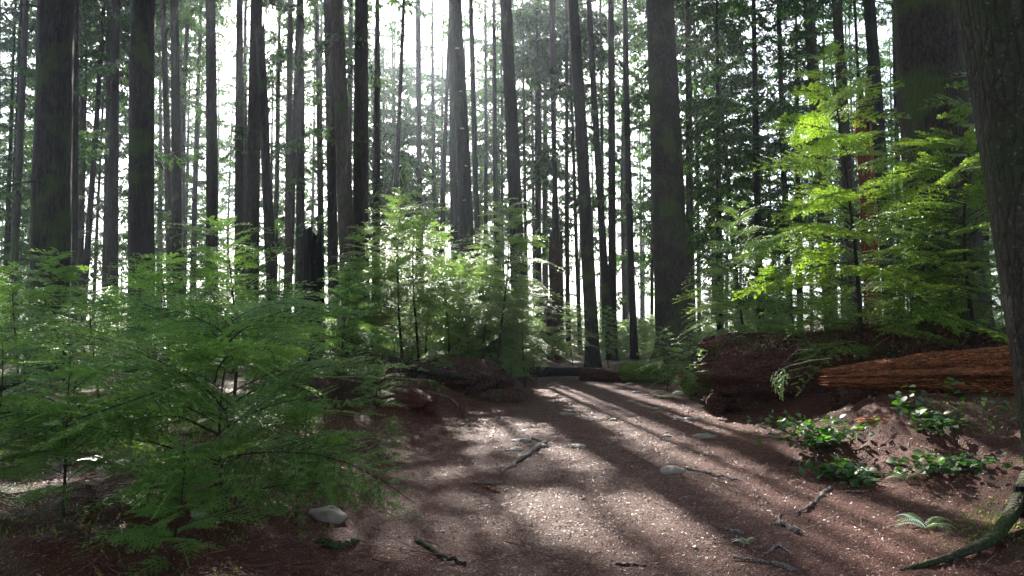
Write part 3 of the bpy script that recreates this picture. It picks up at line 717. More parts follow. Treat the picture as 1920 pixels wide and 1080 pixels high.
# ------------------------------------------------------------ saplings
NEAR = [build_sapling(1, 1.45, 1.9, 'near', 30, M['needle_brightened'], .07, pw=.40, lift=18), build_sapling(2, 1.7, 1.2, 'near', 30, M['needle_brightened'], .12, lift=18)]
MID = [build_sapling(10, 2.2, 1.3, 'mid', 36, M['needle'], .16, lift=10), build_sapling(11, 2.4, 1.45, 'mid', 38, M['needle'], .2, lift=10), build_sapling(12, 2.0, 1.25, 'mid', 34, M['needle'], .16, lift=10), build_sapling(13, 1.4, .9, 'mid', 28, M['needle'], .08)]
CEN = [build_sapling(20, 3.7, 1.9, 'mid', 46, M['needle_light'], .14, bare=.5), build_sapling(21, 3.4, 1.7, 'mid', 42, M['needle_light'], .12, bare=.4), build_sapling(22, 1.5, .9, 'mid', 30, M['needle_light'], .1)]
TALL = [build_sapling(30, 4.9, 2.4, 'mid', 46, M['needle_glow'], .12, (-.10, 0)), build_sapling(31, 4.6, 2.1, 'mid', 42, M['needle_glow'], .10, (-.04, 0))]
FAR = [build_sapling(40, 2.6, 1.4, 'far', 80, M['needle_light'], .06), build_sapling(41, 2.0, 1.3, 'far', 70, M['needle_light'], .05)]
def put(ms, px, d, s, lab, rz=None, group=None, dz=0, name='hemlock_sapling'):
    x = (px-960)/F*d
    return sapling_obj(ms, (x, d, hz(x, d)-.02+dz), (px*7.13+d) % 6.28 if rz is None else rz, s, lab, group, name)
put(NEAR[0], 432, 4.55, .92, 'feathery low sapling nearest the path with wide flat sprays, largest in front', .6)
put(NEAR[1], 130, 4.0, .56, 'small ferny sapling at the bottom left corner')
put(NEAR[1], 330, 3.7, .40, 'knee high seedling at the bottom edge under the large front sapling', 3.0)
put(NEAR[1], -10, 3.9, .6, 'ferny sapling spray cropped by the bottom left corner', 4.0)
put(NEAR[1], 560, 4.9, .52, 'small low sapling spreading over the white rock', 2.0)
LEFT = [(60, 7.9, .75, 3, 'small bare stemmed sapling standing alone on the mossy patch'), (436, 7.3, .95, 1, 'tall left sapling with a dark central stem and pointed top'),
 (315, 8.0, .92, 0, 'sapling whose thin leader rises before the second widest left trunk'), (190, 9.3, .9, 2, 'broad sapling with sagging sprays before the stout left trunk'),
 (40, 8.8, .85, 0, 'sapling cropped by the left edge with bluish sprays'), (545, 8.2, .88, 2, 'sapling with shining white tipped sprays left of the charred stump'),
 (120, 11.5, 1.0, 1, 'leafy sapling hiding the foot of the stout left trunk'), (255, 10.5, .98, 0, 'leafy sapling hiding the foot of the second widest left trunk'),
 (390, 10.8, .95, 1, 'leafy sapling hiding the foot of the lone dark trunk'), (-25, 12, 1.0, 2, 'leafy sapling behind the left edge, under the pale leaning trunk'),
 (640, 10.5, .95, 0, 'sapling leaning out over the fallen pole right of the charred stump'), (320, 7.0, .55, 3, 'low bushy sapling between the large front one and the mossy patch'),
 (730, 7.6, .34, 3, 'tiny seedling at the foot of the peaty bank'),
 (705, 9.0, .45, 2, 'small dark green sapling under the fallen pole'),
 (660, 13.5, 1.0, 1, 'sapling in front of the thick near black trunk')]
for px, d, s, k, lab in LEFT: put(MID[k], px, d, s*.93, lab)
CENT = [(758, 13.6, .98, 0, 'double stemmed bright sapling left of the root mound'), (786, 14.2, 1.0, 1, 'twin of the double stem, its stem slightly right on the mound'),
 (932, 14.6, .98, 0, 'sunlit sapling with a thin dark stem on top of the root mound'), (905, 15.6, .95, 1, 'sunlit sapling just behind the fungus dotted trunk foot'),
 (842, 15.5, .85, 1, 'bright sapling between the two taller ones on the root mound'), (985, 15.0, .62, 0, 'bright sapling reaching right over the path bend'),
 (960, 13.7, .62, 2, 'low glittering sapling spilling over the right end of the root mound'), (1075, 19.5, .6, 1, 'green sapling beyond the path bend near the rusty stump'),
 (1140, 21, .5, 0, 'lower sapling in front of the merging pair of trunks'), (1000, 19.5, .8, 1, 'sapling in the sunlit thicket behind the central group'), (870, 18.5, .8, 0, 'sapling in the shadows behind the central group'),
 (1250, 15.5, .9, 2, 'sapling overhanging the mossy log before the giant fir'), (1300, 16, .85, 2, 'sapling half behind the big log end'), (820, 13.2, .5, 2, 'tiny bright sapling at the left of the root mound top')]
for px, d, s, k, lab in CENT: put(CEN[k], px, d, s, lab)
put(TALL[0], 1612, 10.6, 1.0, 'tall yellow green sapling glowing in the sun behind the log', .5)
put(TALL[1], 1835, 10.0, .98, 'tall bright sapling before the massive fir', 1.9)
put(CEN[1], 1720, 11.0, .85, 'medium bright sapling between the two tall ones on the log')
put(CEN[0], 1410, 12.4, .95, 'bright spreading sapling over the left half of the log')
put(CEN[1], 1480, 11.6, .78, 'yellow green sapling directly left of the tall glowing one')
put(CEN[0], 1880, 11.5, .8, 'sapling between the massive fir and the nearest trunk')
put(CEN[1], 1360, 15.6, .8, 'sapling just behind the red rotten log end')
put(CEN[1], 800, 16.5, 1.0, 'bright full sapling filling behind the twin stems')
put(CEN[0], 700, 14.6, .8, 'bright sapling left of the twin stems before the thick trunk')
rg = rng(56)
for k in range(12): put(FAR[k % 2], rg.uniform(660, 960), rg.uniform(18, 27), rg.uniform(.8, 1.2), 'pale green thicket sapling lit behind the root mound group', group='thicket saplings behind the root mound')
rg = rng(57)
for k in range(12): put(FAR[k % 2], rg.uniform(1040, 1350), rg.uniform(25, 40), rg.uniform(.5, .95), 'dim green undergrowth sapling far behind the path bend, near the giant fir', group='undergrowth saplings by the giant fir')
rg = rng(55)
for k in range(44):
    d = rg.uniform(20, 46); px = rg.uniform(-40, 1960)
    if 1040 < px < 1340 and d < 30: continue
    side = 'left' if px < 640 else ('middle' if px < 1280 else 'right')
    put(FAR[k % 2], px, d, rg.uniform(.7, 1.25), {'left': 'distant green understorey sapling glimpsed between the left trunks', 'middle': 'distant green understorey sapling behind the sunlit central thicket', 'right': 'distant green understorey sapling behind the log'}[side], group='understorey saplings, ' + side)

# ------------------------------------------------------------ logs
def log(path, rad, matn, label, seed, sides=40, amp=.12, name='fallen_log', ragged=0.0, steps=90, strip=1.0, cat='log'):
    path = np.asarray(path, float); k = np.linspace(0, len(path)-1, steps); P = np.stack([np.interp(k, range(len(path)), path[:, i]) for i in range(3)], 1)
    for _ in range(6): P[1:-1] = (P[:-2]+P[1:-1]*2+P[2:])/4
    rad = np.interp(k, range(len(path)), np.broadcast_to(rad, (len(path),))); s_ = np.concatenate([[0], np.cumsum(np.linalg.norm(np.diff(P, axis=0), axis=1))])
    def disp(i, th, p):
        s = s_[i.astype(int)]; r_ = rad[i.astype(int)]
        return r_*amp*(fbm(np.cos(th)*2.2, np.sin(th)*2.2, s*.9, seed) + .5*fbm(np.cos(th)*6, np.sin(th)*6, s*1.3*strip, seed+3) + .25*noise3(np.cos(th)*16, np.sin(th)*16, s*4*strip, seed+9))
    g = Geo(); c0 = P.mean(0); V_ = tube(g, P, rad, sides, 0, disp, caps=False)
    n = sides
    # ragged ends: rings pushed in
    for e_, dirn in ((0, P[0]-P[1]), (len(P)-1, P[-1]-P[-2])):
        dirn = dirn/np.linalg.norm(dirn); ring = V_[e_]; c = ring.mean(0); rings = [ring]; th = np.linspace(0, 6.283, n, endpoint=False)
        for q, f in enumerate((.93, .84, .74, .62, .5, .37, .24, .1)):
            off = ragged*(noise3(np.cos(th)*3*f, np.sin(th)*3*f, q*1.7, seed+q)+.7*noise3(np.cos(th)*9*f, np.sin(th)*9*f, q*1.1, seed+q+30)+.2)
            rings.append(c+(ring-c)*f+dirn[None]*off[:, None])
        VV = np.concatenate(rings); i = np.arange(len(rings)-1)[:, None]*n; j = np.arange(n)[None]; j2 = (j+1) % n
        g.faces(VV, np.stack([i+j, i+j2, i+n+j2, i+n+j], -1).reshape(-1, 4), 0, False)
        g.faces(np.vstack([rings[-1], rings[-1].mean(0)[None]]), [(a, (a+1) % n, n) for a in range(n)], 0)
    o = g.obj(name, M[matn], None, origin=P[len(P)//2]); return tag(o, label, cat)
zl = lambda x, y, r: hz(x, y)+r
# big nurse log
def top_litter(o, path, rad, n, seed):
    rg = rng(seed); path = np.asarray(path, float); k = rg.uniform(0, len(path)-1, n); P = np.stack([np.interp(k, range(len(path)), path[:, i]) for i in range(3)], 1)
    r = np.interp(k, range(len(path)), rad)*.98; th = rg.normal(0, .55, n); t = unit(np.gradient(path, axis=0))[np.clip(k.astype(int), 0, len(path)-1)]
    sd = unit(np.cross(t, [0, 0, 1.])); up = np.cross(sd, t); nrm = sd*np.sin(th)[:, None]+up*np.cos(th)[:, None]; C_ = P+nrm*(r*(1.02+.07*rg.random(n)))[:, None]
    D = unit(rg.normal(0, 1, (n, 3))+nrm*.3)*rg.uniform(.015, .06, n)[:, None]; S = unit(np.cross(D, nrm+.01))*rg.uniform(.002, .009, n)[:, None]
    g = Geo(); g.polys(np.stack([C_-D, C_-S, C_+D, C_+S], 1)-np.array(o.location)); g.obj('needle_cover', M['litter'], o)
bl = [(3.45, 11.9), (4.3, 11.6), (5.3, 11.2), (6.4, 10.7), (7.6, 10.1), (9.0, 9.4)]
bigp = [(x, y, z) for (x, y), z in zip(bl, (.60, .66, .72, .80, .80, .82))]; bigo = log([(x, y, z) for (x, y), z in zip(bl, (.60, .66, .72, .80, .80, .82))], [.57, .60, .62, .60, .58, .56], 'rot_dark', 'huge dark rotting log with crumbling red end and litter on top beside the path', 5, 90, .20, ragged=.30, steps=190); top_litter(bigo, bigp, [.50, .60, .62, .60, .58, .56], 9000, 4)
log([(4.12, 9.0, .80), (4.5, 8.9, .82), (4.9, 8.8, .85), (5.7, 8.5, .90), (6.6, 8.1, .94), (7.6, 7.7, .95)], [.11, .16, .19, .22, .25, .26], 'rot_log', 'orange red splintered slab of log lying before the huge dark log', 9, 60, .36, ragged=.2, steps=190, strip=.8)
log([(4.45, 9.5, .38), (5.1, 9.3, .42), (5.9, 8.95, .46), (6.8, 8.55, .5), (7.8, 8.0, .5)], [.30, .34, .35, .35, .35], 'rot_dark', 'dark log added for the shaded undercut beneath the splintered orange slab', 29, 44, .22, ragged=.2, steps=110, strip=.6)  # dark wood added where the slab's underside is only in shade
log([(3.25, 11.35, .17), (3.35, 11.8, .17), (3.5, 12.6, .18)], .16, 'rot_dark', 'short round log end tucked under the huge dark log', 12, 24, .05, ragged=.02, steps=20)
log([(3.35, 13.6, .26), (4.1, 13.9, .3), (4.9, 14.1, .3)], .20, 'log_mossy', 'moss topped log behind the red rotten log end', 15, 24, .12, ragged=.05, steps=30)
log([(2.75, 17.4, .22), (3.25, 17.2, .24), (3.8, 17.0, .15)], [.28, .30, .22], 'log_mossy', 'chunky mossy log lump at the path bend under the giant fir', 16, 30, .25, ragged=.12, steps=30)
log([(1.75, 17.8, .12), (2.2, 17.6, .16), (2.7, 17.5, .12)], [.16, .22, .16], 'rot_dark', 'low dark rotten lump left of the mossy lump at the path bend', 17, 24, .3, ragged=.1, steps=24)
log([(.5, 18.2, .18), (1.3, 18.0, .2), (2.0, 18.1, .2)], [.13, .12, .11], 'bark', 'dark straight log lying across beyond the path bend', 18, 18, .1, ragged=.05, steps=24)
p1, p2 = unproj(655, 662, 11.2), unproj(800, 695, 12.0)
log([p1, (p1+p2)/2+[0, 0, .03], p2, unproj(880, 708, 12.8)], [.085, .08, .07, .05], 'bark_mossy', 'thin fallen pole leaning over the hollow left of the root mound', 19, 16, .15, ragged=.05, steps=40)
q1, q2 = gpix(-60, 738), gpix(50, 728)
log([q1+[0, 0, .1], q2+[0, 0, .1]], .10, 'bark', 'grey log end poking in at the left edge', 20, 16, .1, ragged=.03, steps=14)
q1, q2 = gpix(100, 846), gpix(190, 818); log([q1+[0, 0, .03], q2+[0, 0, .05]], [.025, .035], 'bark_twig', 'dark dead branch lying on the mossy patch', 21, 10, .2, steps=14, name='fallen_branch', cat='branch')

# root mound beside the path
def mound(cx_, cy_, sx, sy, hh, matn, label, seed, name='root_mound', cat='mound', hang=30):
    g = Geo(); n, m_ = 90, 30; th = np.linspace(0, 2*np.pi, n, endpoint=False); ph = np.linspace(0, 1, m_)
    TH, PH = np.meshgrid(th, ph); rr = np.cos(PH*math.pi/2)**.45; zz = np.sin(PH*math.pi/2)**.9
    d = 1+.22*fbm(np.cos(TH)*2, np.sin(TH)*2, zz*2, seed)+.10*fbm(np.cos(TH)*7, np.sin(TH)*7, zz*6, seed+4)
    x = sx*rr*d*np.cos(TH); y = sy*rr*d*np.sin(TH); z = hh*zz*(1+.15*fbm(x*3, y*3, 0, seed+8))-.12
    VV = np.stack([x, y, z], -1).reshape(-1, 3); i = np.arange(m_-1)[:, None]*n; j = np.arange(n)[None]; j2 = (j+1) % n
    e = empty(name, (cx_, cy_, hz(cx_, cy_)-.25), label, cat)
    g.faces(VV, np.stack([i+j, i+j2, i+n+j2, i+n+j], -1).reshape(-1, 4), 0, True); g.obj('earth', M[matn], e)
    rg = rng(seed)
    for k in range(hang):
        a = rg.uniform(-2.9, -.2); r = 1.0; o = np.array([sx*math.cos(a)*.95, sy*math.sin(a)*.95, hh*rg.uniform(.5, .85)])
        P = [o]; dd = np.array([math.cos(a)*.5, math.sin(a)*.7, -.3])
        for q in range(5): dd = unit(dd+rg.normal(0, .35, 3)+[0, 0, -.35]); P.append(P[-1]+dd*rg.uniform(.06, .13))
        gg = Geo(); tube(gg, np.array(P), np.linspace(rg.uniform(.006, .02), .002, 6), 5, caps=False); gg.obj('root', M['bark_twig'], e)
    return e
mound(-1.25, 13.6, 1.25, .65, .62, 'peat', 'dark peaty root mound jutting to the path under the central saplings', 3, hang=26)
mound(-.35, 13.2, .55, .45, .55, 'rot_dark', 'rounded end of the root mound with rotten red wood', 6, hang=12)
mound(-1.95, 10.4, .75, .8, .42, 'floor', 'bare reddish brown peat hump at the left side of the path', 8, name='earth_hump', hang=8)
mound(.55, 15.6, .35, .22, .16, 'rot', 'crumbled orange rotten wood heap at the end of the root mound', 9, name='rotten_wood_heap', cat='wood heap', hang=0)
mound(4.45, 8.0, .7, .3, .24, 'rot_log', 'crumbled red rotten wood heap behind the shiny leaved shrub', 10, name='rotten_wood_heap', cat='wood heap', hang=0)
mound(3.55, 7.6, .8, .45, .26, 'floor', 'low peat hump carrying the shiny leaved shrub', 12, name='earth_hump', hang=6)

# mossy root bottom right, part of nothing else in view
rt = [gpix(1690, 1072), gpix(1790, 1052), gpix(1860, 1030), gpix(1905, 985), gpix(1935, 940)]
rt = [p+np.array([0, 0, z]) for p, z in zip(rt, (.0, .03, .05, .10, .2))]
root = log(rt, [.012, .025, .04, .05, .06], 'root_moss', 'mossy curved root at the foot of the nearest trunk', 41, 16, .2, name='root', steps=40, cat='root')
del root['category']; root.location = root.location-near_tree.location; root.parent = near_tree
q = gpix(1915, 968); log([q+[0, 0, -.02], q+[0, 0, .10], q+[.0, 0, .22]], [.06, .05, .045], 'char', 'short black sawn stub beside the nearest trunk', 43, 14, .06, name='branch_stub', steps=10, cat='stub')

# ------------------------------------------------------------ stones, sticks
def stone(px, py, wpx, hpx, label, seed, flat=.5):
    p = gpix(px, py); d = p[1]; w_ = wpx/F*d/2; g = Geo(); n, m_ = 20, 10
    th = np.linspace(0, 2*np.pi, n, endpoint=False); ph = np.linspace(-.5, .5, m_)*math.pi*.98
    TH, PH = np.meshgrid(th, ph); c, s = np.cos(PH), np.sin(PH)
    dd = 1+.28*fbm(c*np.cos(TH)*1.6+seed, c*np.sin(TH)*1.6, s*1.6, seed)+.08*noise3(c*np.cos(TH)*5, c*np.sin(TH)*5, s*5, seed)
    VV = np.stack([w_*c*np.cos(TH)*dd, w_*.8*c*np.sin(TH)*dd, w_*flat*s*dd], -1).reshape(-1, 3); i = np.arange(m_-1)[:, None]*n; j = np.arange(n)[None]; j2 = (j+1) % n
    g.faces(VV, np.stack([i+j, i+j2, i+n+j2, i+n+j], -1).reshape(-1, 4), 0, True)
    o = g.obj('rock', M['stone'], loc=(p[0], p[1], p[2]+w_*flat*.05)); return tag(o, label, 'rock')
for k, (px, py, wp, lab, fl) in enumerate([(1263, 884, 48, 'largest pale rock embedded in the middle of the path', .42), (1322, 820, 44, 'flat pale rock in the path right of centre, before the log', .3), (1250, 820, 26, 'small flat rock left of the flat pale rock', .3),
        (1150, 789, 15, 'little round stone in the far sunlit part of the path', .6), (1272, 787, 22, 'small stone at the far right path edge, left of three', .4), (1291, 787, 20, 'small stone at the far right path edge, middle of three', .4), (1310, 788, 22, 'small stone at the far right path edge, right of three', .5),
        (1194, 737, 16, 'little pale stone in the path bend', .5), (1183, 753, 15, 'little stone just below the pale one in the path bend', .4), (1215, 742, 12, 'tiny stone right of the pale one in the path bend', .5),
        (977, 828, 40, 'flat stone beside the forked grey root', .3), (965, 845, 32, 'stone nearest the left of the forked grey root', .35), (1017, 838, 20, 'small stone at the right tip of the forked grey root', .5), (1085, 838, 28, 'flat stone in the sunlit stripe right of the forked root', .3),
        (1063, 778, 30, 'low stone in the sunlit far left of the path', .3), (615, 972, 74, 'pale flat topped rock under the small low sapling', .45), (366, 974, 42, 'dark rounded lump under the large front sapling', .7), (1233, 768, 14, 'tiny stone between the path bend and the log end', .5),
        (1180, 722, 16, 'small stone at the foot of the mossy lump', .5), (1104, 902, 12, 'tiny dark stone in the shaded middle of the path', .6)]):
    stone(px, py, wp, 0, lab, k*3+1, fl)
def stick(pts, r, matn, label, seed, fork=None, lift=.012):
    P = []
    for (px, py) in pts: q = gpix(px, py); q[2] += lift; P.append(q)
    P = np.array(P); rg = rng(seed); k = np.linspace(0, len(P)-1, len(P)*4); PP = np.stack([np.interp(k, range(len(P)), P[:, i]) for i in range(3)], 1); PP[1:-1] += rg.normal(0, r*.35, (len(PP)-2, 3)); 
    g = Geo(); tube(g, PP, r*(1-.55*np.linspace(0, 1, len(PP)))*(1+.15*rg.normal(size=len(PP)))*1, 7)
    if fork:
        Q_ = np.array([gpix(*a)+[0, 0, lift] for a in fork]); tube(g, Q_, np.linspace(r*.7, r*.25, len(Q_)), 6)
    o = g.obj('fallen_stick', M[matn], None, origin=P[0]); return tag(o, label, 'stick')
stick([(1022, 832), (995, 850), (965, 872), (938, 888)], .032, 'dead_wood', 'forked pale grey root lying at the left of the path', 1, [(1022, 832), (1000, 825), (985, 828)])
stick([(1283, 879), (1310, 886), (1345, 894), (1392, 905)], .016, 'dead_wood', 'long grey stick right of the largest pale rock', 2)
stick([(1556, 916), (1535, 935), (1520, 952), (1493, 967)], .018, 'dead_wood', 'pale bent stick at the edge of the sunlit stripe on the right', 3)
stick([(1497, 1000), (1470, 988), (1445, 985)], .022, 'dead_wood', 'knobbly forked stick near the sunlit right foreground', 4, [(1462, 987), (1460, 972), (1465, 966)])
stick([(1492, 1073), (1450, 1060), (1410, 1053), (1375, 1050)], .018, 'dead_wood', 'dark grey stick at the bottom of the path, lowest of all', 5)
stick([(1392, 1003), (1370, 998), (1352, 993)], .014, 'dead_wood', 'short stick beside the green tuft', 6)
stick([(1466, 1022), (1448, 1032), (1430, 1044)], .013, 'dead_wood', 'short diagonal stick above the lowest grey stick', 7, [(1460, 1025), (1478, 1038), (1485, 1046)])
stick([(778, 1012), (800, 1030), (835, 1050), (872, 1062)], .022, 'bark_twig', 'dark root snaking over the path in the left foreground', 8)
stick([(888, 909), (920, 912), (952, 911)], .010, 'bark_twig', 'thin straight dark twig left of the path centre', 9)
stick([(905, 915), (925, 921), (940, 927)], .016, 'rot', 'reddish wood sliver beside the thin dark twig', 10)
stick([(860, 765), (850, 752), (838, 745), (800, 735)], .020, 'dead_wood', 'pale sunlit root at the top of the peat hump', 11)
stick([(880, 800), (868, 780), (862, 765)], .016, 'bark_twig', 'thin root running down the peat hump', 12)
stick([(1300, 735), (1260, 740), (1230, 740)], .022, 'bark_twig', 'dark twig lying on the far right path edge under the sapling', 13)
stick([(1340, 762), (1310, 770), (1290, 775)], .016, 'bark_twig', 'dark twig beside the three small path edge stones', 14)
stick([(1620, 925), (1590, 925), (1560, 928)], .010, 'dead_wood', 'thin pale twig right of the bent stick', 15)
stick([(1600, 890), (1575, 893), (1555, 899)], .012, 'rot', 'orange twig under the shiny leaved shrub', 16)
stick([(1155, 1062), (1180, 1064), (1215, 1063)], .009, 'bark_twig', 'thin twig in the lower middle of the path', 17)
stick([(600, 1022), (625, 1030), (650, 1026), (672, 1016)], .03, 'root_moss', 'dark mossy chunk of wood in the lower left foreground', 18)
stick([(1780, 1005), (1750, 990), (1730, 985)], .007, 'dead_wood', 'faint twig near the small fern', 19)

# ------------------------------------------------------------ litter, chips, moss tufts
def scatter_flat(n, seed, area, ln, wd, dens=None, lift=.006):
    rg = rng(seed); x = rg.uniform(area[0], area[1], n*3); u = rg.random(n*3); y = area[2]*(area[3]/area[2])**u
    if dens is not None: k = rg.random(n*3) < dens(x, y); x, y = x[k], y[k]
    x, y = x[:n], y[:n]; n = len(x); z = height(x, y)+micro(x, y)+lift*rg.random(n)+.002
    a = rg.uniform(0, 2*np.pi, n); tl = rg.normal(0, .25, n); L_ = ln*rg.uniform(.5, 1.5, n)*np.minimum(1.6, .7+y*.08); W_ = wd*rg.uniform(.6, 1.4, n)*np.minimum(1.8, .7+y*.1)
    D = np.stack([np.cos(a), np.sin(a), tl], 1)*L_[:, None]/2; S = np.stack([-np.sin(a), np.cos(a), rg.normal(0, .5, n)], 1)*W_[:, None]/2; C_ = np.stack([x, y, z], 1)
    b = rg.normal(0, .15, n)[:, None]*S*3
    return np.stack([C_-D-S*.4, C_-D*.1-S+b, C_+D, C_+S+b], 1)
g = Geo(); g.polys(scatter_flat(110000, 1, (-5, 6.0, 2.6, 13), .026, .0034))
g.polys(scatter_flat(3500, 2, (-4, 5.5, 2.8, 12), .022, .008)); tag(g.obj('needle_litter', M['litter']), 'fallen reddish needles and bark flakes strewn over path and floor', 'litter', kind='stuff')
g = Geo(); rg = rng(91); V4 = scatter_flat(3400, 92, (-7, 6.5, 2.9, 18), .1, .01, lambda x, y: np.clip(.25+.75*(fbm(x*1.1, y*1.1, 0, 61) > .1), 0, 1)*(.35+.65*((x < path_edges(y)[0]+.3) | (x > path_edges(y)[1]-.3))))
for q in V4:
    c_, d_ = q.mean(0), q[2]-q[0]; d_ = unit(d_); ln = rg.lognormal(-2.45, .55); b_ = np.cross(d_, [0, 0, 1.])*rg.normal(0, .2)*ln
    tube(g, np.array([c_-d_*ln, c_+b_+[0, 0, .006], c_+d_*ln+[0, 0, rg.uniform(0, .02)]]), np.array([1, .8, .4])*rg.uniform(.0015, .005), 4, 0, caps=False)
tag(g.obj('twig_debris', M['dead_needle']), 'small dead twigs scattered over the forest floor and path edges', 'twigs', kind='stuff')
g = Geo()
def pebbles(n, seed, area, r, dens):
    V4 = scatter_flat(n, seed, area, r, r, dens); C_ = V4.mean(1); n = len(C_); rg = rng(seed+1)
    oc = np.array([(1, 0, 0), (0, 1, 0), (-1, 0, 0), (0, -1, 0), (0, 0, .6), (0, 0, -.6)], float); sc_ = (r*rg.lognormal(-.3, .45, n))[:, None, None]*rg.uniform(.7, 1.2, (n, 1, 3))
    a = rg.uniform(0, 6.28, n); O = oc[None]*sc_+rg.normal(0, .12, (n, 6, 3))*sc_; x = O[..., 0]*np.cos(a)[:, None]-O[..., 1]*np.sin(a)[:, None]; y = O[..., 0]*np.sin(a)[:, None]+O[..., 1]*np.cos(a)[:, None]
    O = np.stack([x, y, O[..., 2]], -1)+C_[:, None]
    f = np.array([(0, 1, 4), (1, 2, 4), (2, 3, 4), (3, 0, 4), (1, 0, 5), (2, 1, 5), (3, 2, 5), (0, 3, 5)]); return O.reshape(-1, 3), (f[None]+(np.arange(n)*6)[:, None, None]).reshape(-1, 3)
def pd(x, y):
    l, r = path_edges(y); return sstep(-.2, .8, x-l)*sstep(-.3, .8, r-x)*(.35+.65*(fbm(x*1.2, y*1.2, 0, 40) > -.1))
g.faces(*pebbles(10000, 5, (-1.6, 4.6, 2.7, 18), .0042, pd)); g.faces(*pebbles(420, 9, (-1.6, 4.6, 2.9, 17), .014, pd))
tag(g.obj('gravel', M['chips']), 'small pale gravel chips worn loose on the path', 'gravel', kind='stuff')
# moss tufts: tiny upright blades in patches
g = Geo(); rg = rng(8)
def mossd(x, y):
    a = (1-sstep(.5, 2.0, np.hypot((x+4.6)/2.0, (y-7.2)/1.1)))+(1-sstep(.2, 1.0, np.hypot((x-3.9)/1.1, (y-4.9)/.7)))+.25*(fbm(x*1.3, y*1.3, 0, 50) > .35)*((path_edges(y)[0]-.4 > x) | (path_edges(y)[1]+.8 < x))
    return np.clip(a, 0, 1)*(fbm(x*4, y*4, 0, 51) > -.25)
V4 = scatter_flat(60000, 60, (-8, 6.5, 3.0, 14), .02, .01, mossd); C_ = V4.mean(1); n = len(C_)
up = np.stack([rg.normal(0, .5, n), rg.normal(0, .5, n), np.ones(n)], 1)*rg.uniform(.010, .034, n)[:, None]*np.minimum(1.5, .5+C_[:, 1:2]*.1); a = rg.uniform(0, 6.28, n); S = np.stack([np.cos(a), np.sin(a), 0*a], 1)*(.0035+.0006*C_[:, 1:2])
g.polys(np.stack([C_-S*.6, C_+up*.5-S, C_+up, C_+up*.5+S], 1)); tag(g.obj('moss', M['moss_leaf']), 'bright green moss carpeting patches of the forest floor', 'moss', kind='stuff')

# ------------------------------------------------------------ salal shrubs, ferns, dead brush
def leaf_shape(g, c, d, up, L, mat_=0):
    d = unit(d); s = unit(np.cross(d, up)); u = np.cross(s, d)
    t = np.array([0, .18, .5, .8, 1.0]); w_ = np.array([.04, .30, .36, .20, 0]); zc = np.array([0, .02, .0, -.05, -.14])
    mid = c+L*(t[:, None]*d+zc[:, None]*u); lf = mid+L*(w_[:, None]*s+.10*w_[:, None]*u); rt_ = mid-L*(w_[:, None]*s-.10*w_[:, None]*u)
    V_ = np.vstack([mid, lf, rt_]); f = [(i, i+1, 5+i+1, 5+i) for i in range(4)]+[(i+1, i, 10+i, 10+i+1) for i in range(4)]; g.faces(V_, f, mat_, True)
def salal(base, spread, Hh, nst, seed, label, L=.062, zoff=0):
    rg = rng(seed); e = empty('salal_shrub', base, label, 'shrub'); gl, gs = Geo(), Geo()
    for k in range(nst):
        a = rg.uniform(0, 6.28); r = spread*rg.uniform(.25, 1); hh = Hh*rg.uniform(.4, 1.0); P = [np.array([rg.uniform(-.3, .3)*spread, rg.uniform(-.2, .2)*spread, zoff])]
        tgt = np.array([math.cos(a)*r, math.sin(a)*r*.7, hh+zoff]); m_ = 7
        for q in range(1, m_): u = q/(m_-1); P.append(P[0]+(tgt-P[0])*np.array([u, u, u**.7])+rg.normal(0, .012, 3))
        P = np.array(P); tube(gs, P, np.linspace(.004, .0015, m_), 5, caps=False)
        for q in range(2, m_):
            for w2 in range(2):
                d = unit(P[q]-P[q-1]); sd = unit(np.cross(d, [0, 0, 1.])+.01)*(1 if (q+w2) % 2 else -1); dd = unit(d*.5+sd+rg.normal(0, .35, 3)); leaf_shape(gl, P[q]+dd*.012+rg.normal(0, .01, 3), dd, unit(np.array([0, 0, 1.])+rg.normal(0, .35, 3)), L*rg.uniform(.7, 1.25))
    gs.obj('stem', M['bark_twig'], e); gl.obj('foliage', M['salal'], e); return e
p = gpix(1560, 872); salal(p+[0, .4, .08], .80, .34, 46, 1, 'shiny round leaved shrub glinting in the sun at the path side', .075)
p = gpix(1610, 905); salal(p+[0, .1, 0], .55, .14, 20, 2, 'low creeping round leaved shrub below the glinting one', .08)
p = gpix(1840, 860); salal(p+[0, .7, .0], .75, .66, 20, 3, 'tall green round leaved shrub before the orange slab near the right edge', .085)
p = gpix(1800, 890); salal(p+[0, .1, .0], .6, .16, 18, 4, 'low round leaved shrub beside the nearest trunk', .078)
p = gpix(815, 745); salal(p+[0, 0, .1], .16, .16, 4, 5, 'tiny yellow green leafy sprig on the peat hump', .07)
p = gpix(1310, 715); salal(p+[0, .2, .1], .5, .35, 16, 6, 'round leaved undergrowth shrub beside the mossy log', .08)
def fern(px, py, L, n, seed, label, matn='needle_light', name='fern'):
    p = gpix(px, py); rg = rng(seed); g = Geo()
    for k in range(n):
        az = rg.uniform(0, 6.28); ts = np.linspace(0, 1, 22)
        ax = np.stack([L*ts*.85, 0*ts, L*(.75*ts-.85*ts*ts)], 1); Rm = rot(az, R(rg.uniform(-5, 20)), R(rg.uniform(-20, 20))); lv = []
        for i in range(2, 22):
            w_ = L*.20*math.sin(min(1, (1-ts[i])*1.6+.05)*1.5)*1.0
            for s in (1, -1): c = ax[i]; tip = c+np.array([.25*w_, s*w_, -.12*w_]); wv = np.array([L*.016, 0, 0]); lv.append([c-wv, (c+tip)/2-wv, tip, (c+tip)/2+wv])
        g.polys(np.array(lv)@Rm.T); tube(g, ax@Rm.T, np.linspace(.003, .001, 22), 3, 0, caps=False)
    return tag(g.obj(name, M[matn], loc=p), label, 'fern')
fern(1735, 990, .26, 6, 1, 'small green fern on bare litter before the nearest trunk')
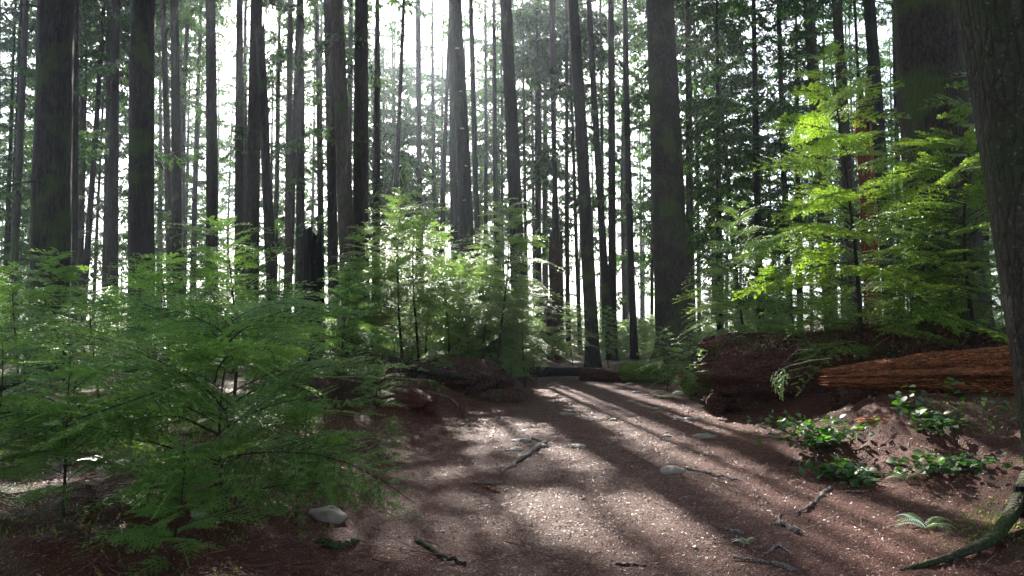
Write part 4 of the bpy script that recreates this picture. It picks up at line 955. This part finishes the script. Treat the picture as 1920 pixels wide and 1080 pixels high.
fern(1400, 1022, .13, 7, 2, 'small bright green tuft between the sticks on the path')
fern(1260, 745, .55, 7, 3, 'pale arching fern beside the mossy log at the path edge')
fern(205, 880, .30, 5, 4, 'small fern at the rim of the mossy patch')
fern(1700, 900, .22, 5, 5, 'scruffy fern under the low round leaved shrub')
# dead brown brush
def brush(px, d, s, seed, label):
    x = (px-960)/F*d; rg = rng(seed); g = Geo()
    for k in range(150):
        a = rg.uniform(0, 6.28); P = [np.array([rg.normal(0, .25), rg.normal(0, .2), 0])]; dd = np.array([math.cos(a)*.8, math.sin(a)*.5, 1.0])
        for q in range(5): dd = unit(dd+rg.normal(0, .35, 3)+[0, 0, -.15]); P.append(P[-1]+dd*.16*s)
        P = np.array(P); tube(g, P, np.linspace(.005, .0015, 6), 3, caps=False)
        for q in range(2, 6):
            for _ in range(4): d2 = unit(rg.normal(0, 1, 3)); tube(g, np.array([P[q], P[q]+d2*.09*s]), [.002, .001], 3, caps=False)
    return tag(g.obj('dead_brush', M['dead_needle'], loc=(x, d, hz(x, d))), label, 'brush')
brush(590, 9.5, 1.15, 1, 'tangle of dead reddish brown twigs below the charred stump')
brush(690, 10.3, .8, 2, 'low heap of dead brown twigs under the fallen pole')
# hanging spray before the log
e = empty('broken_bough', unproj(1500, 672, 8.6), 'pale broken bough with a hanging green spray before the dark log', 'branch'); o0 = np.array(e.location)
g = Geo(); gl = Geo(); pts = np.array([unproj(*a, 8.6)-o0 for a in ((1560, 672), (1520, 676), (1480, 686), (1448, 700))]); tube(g, pts, [.006, .006, .005, .003], 5)
pts = np.array([unproj(*a, 8.6)-o0 for a in ((1525, 655), (1495, 656), (1470, 680))]); tube(g, pts, [.003, .0025, .002], 4)
gw = Geo()
for k, (px, py) in enumerate(((1475, 688), (1462, 690), (1450, 698))):
    put_frond(gl, g, templates('mid')[.35][k % 3], 1.0, unproj(px, py, 8.6)-o0, rot(R(200+20*k), R(-58), R(30*k)), .95)
g.obj('branch', M['dead_wood'], e); gl.obj('foliage', M['needle_light'], e)

# ------------------------------------------------------------ haze
if HAZE:
    bpy.ops.mesh.primitive_cube_add(size=2); h = bpy.context.object; h.name = 'haze'; h.scale = (620, 560, 22); h.location = (0, 350, 18)
    m, t = mat('haze'); pv = N(t, 'ShaderNodeVolumePrincipled'); pv.inputs['Color'].default_value = (.76, .88, 1, 1); pv.inputs['Density'].default_value = HAZE; pv.inputs['Anisotropy'].default_value = .85
    o = N(t, 'ShaderNodeOutputMaterial'); t.links.new(pv.outputs[0], o.inputs['Volume']); h.data.materials.append(m)
    tag(h, 'thin bluish haze hanging between the trunks', 'haze', kind='stuff')
print('objects', len(bpy.data.objects), 'polys', sum(len(o.data.polygons) for o in bpy.data.objects if o.type == 'MESH'), 'unique', sum(len(m.polygons) for m in bpy.data.meshes))
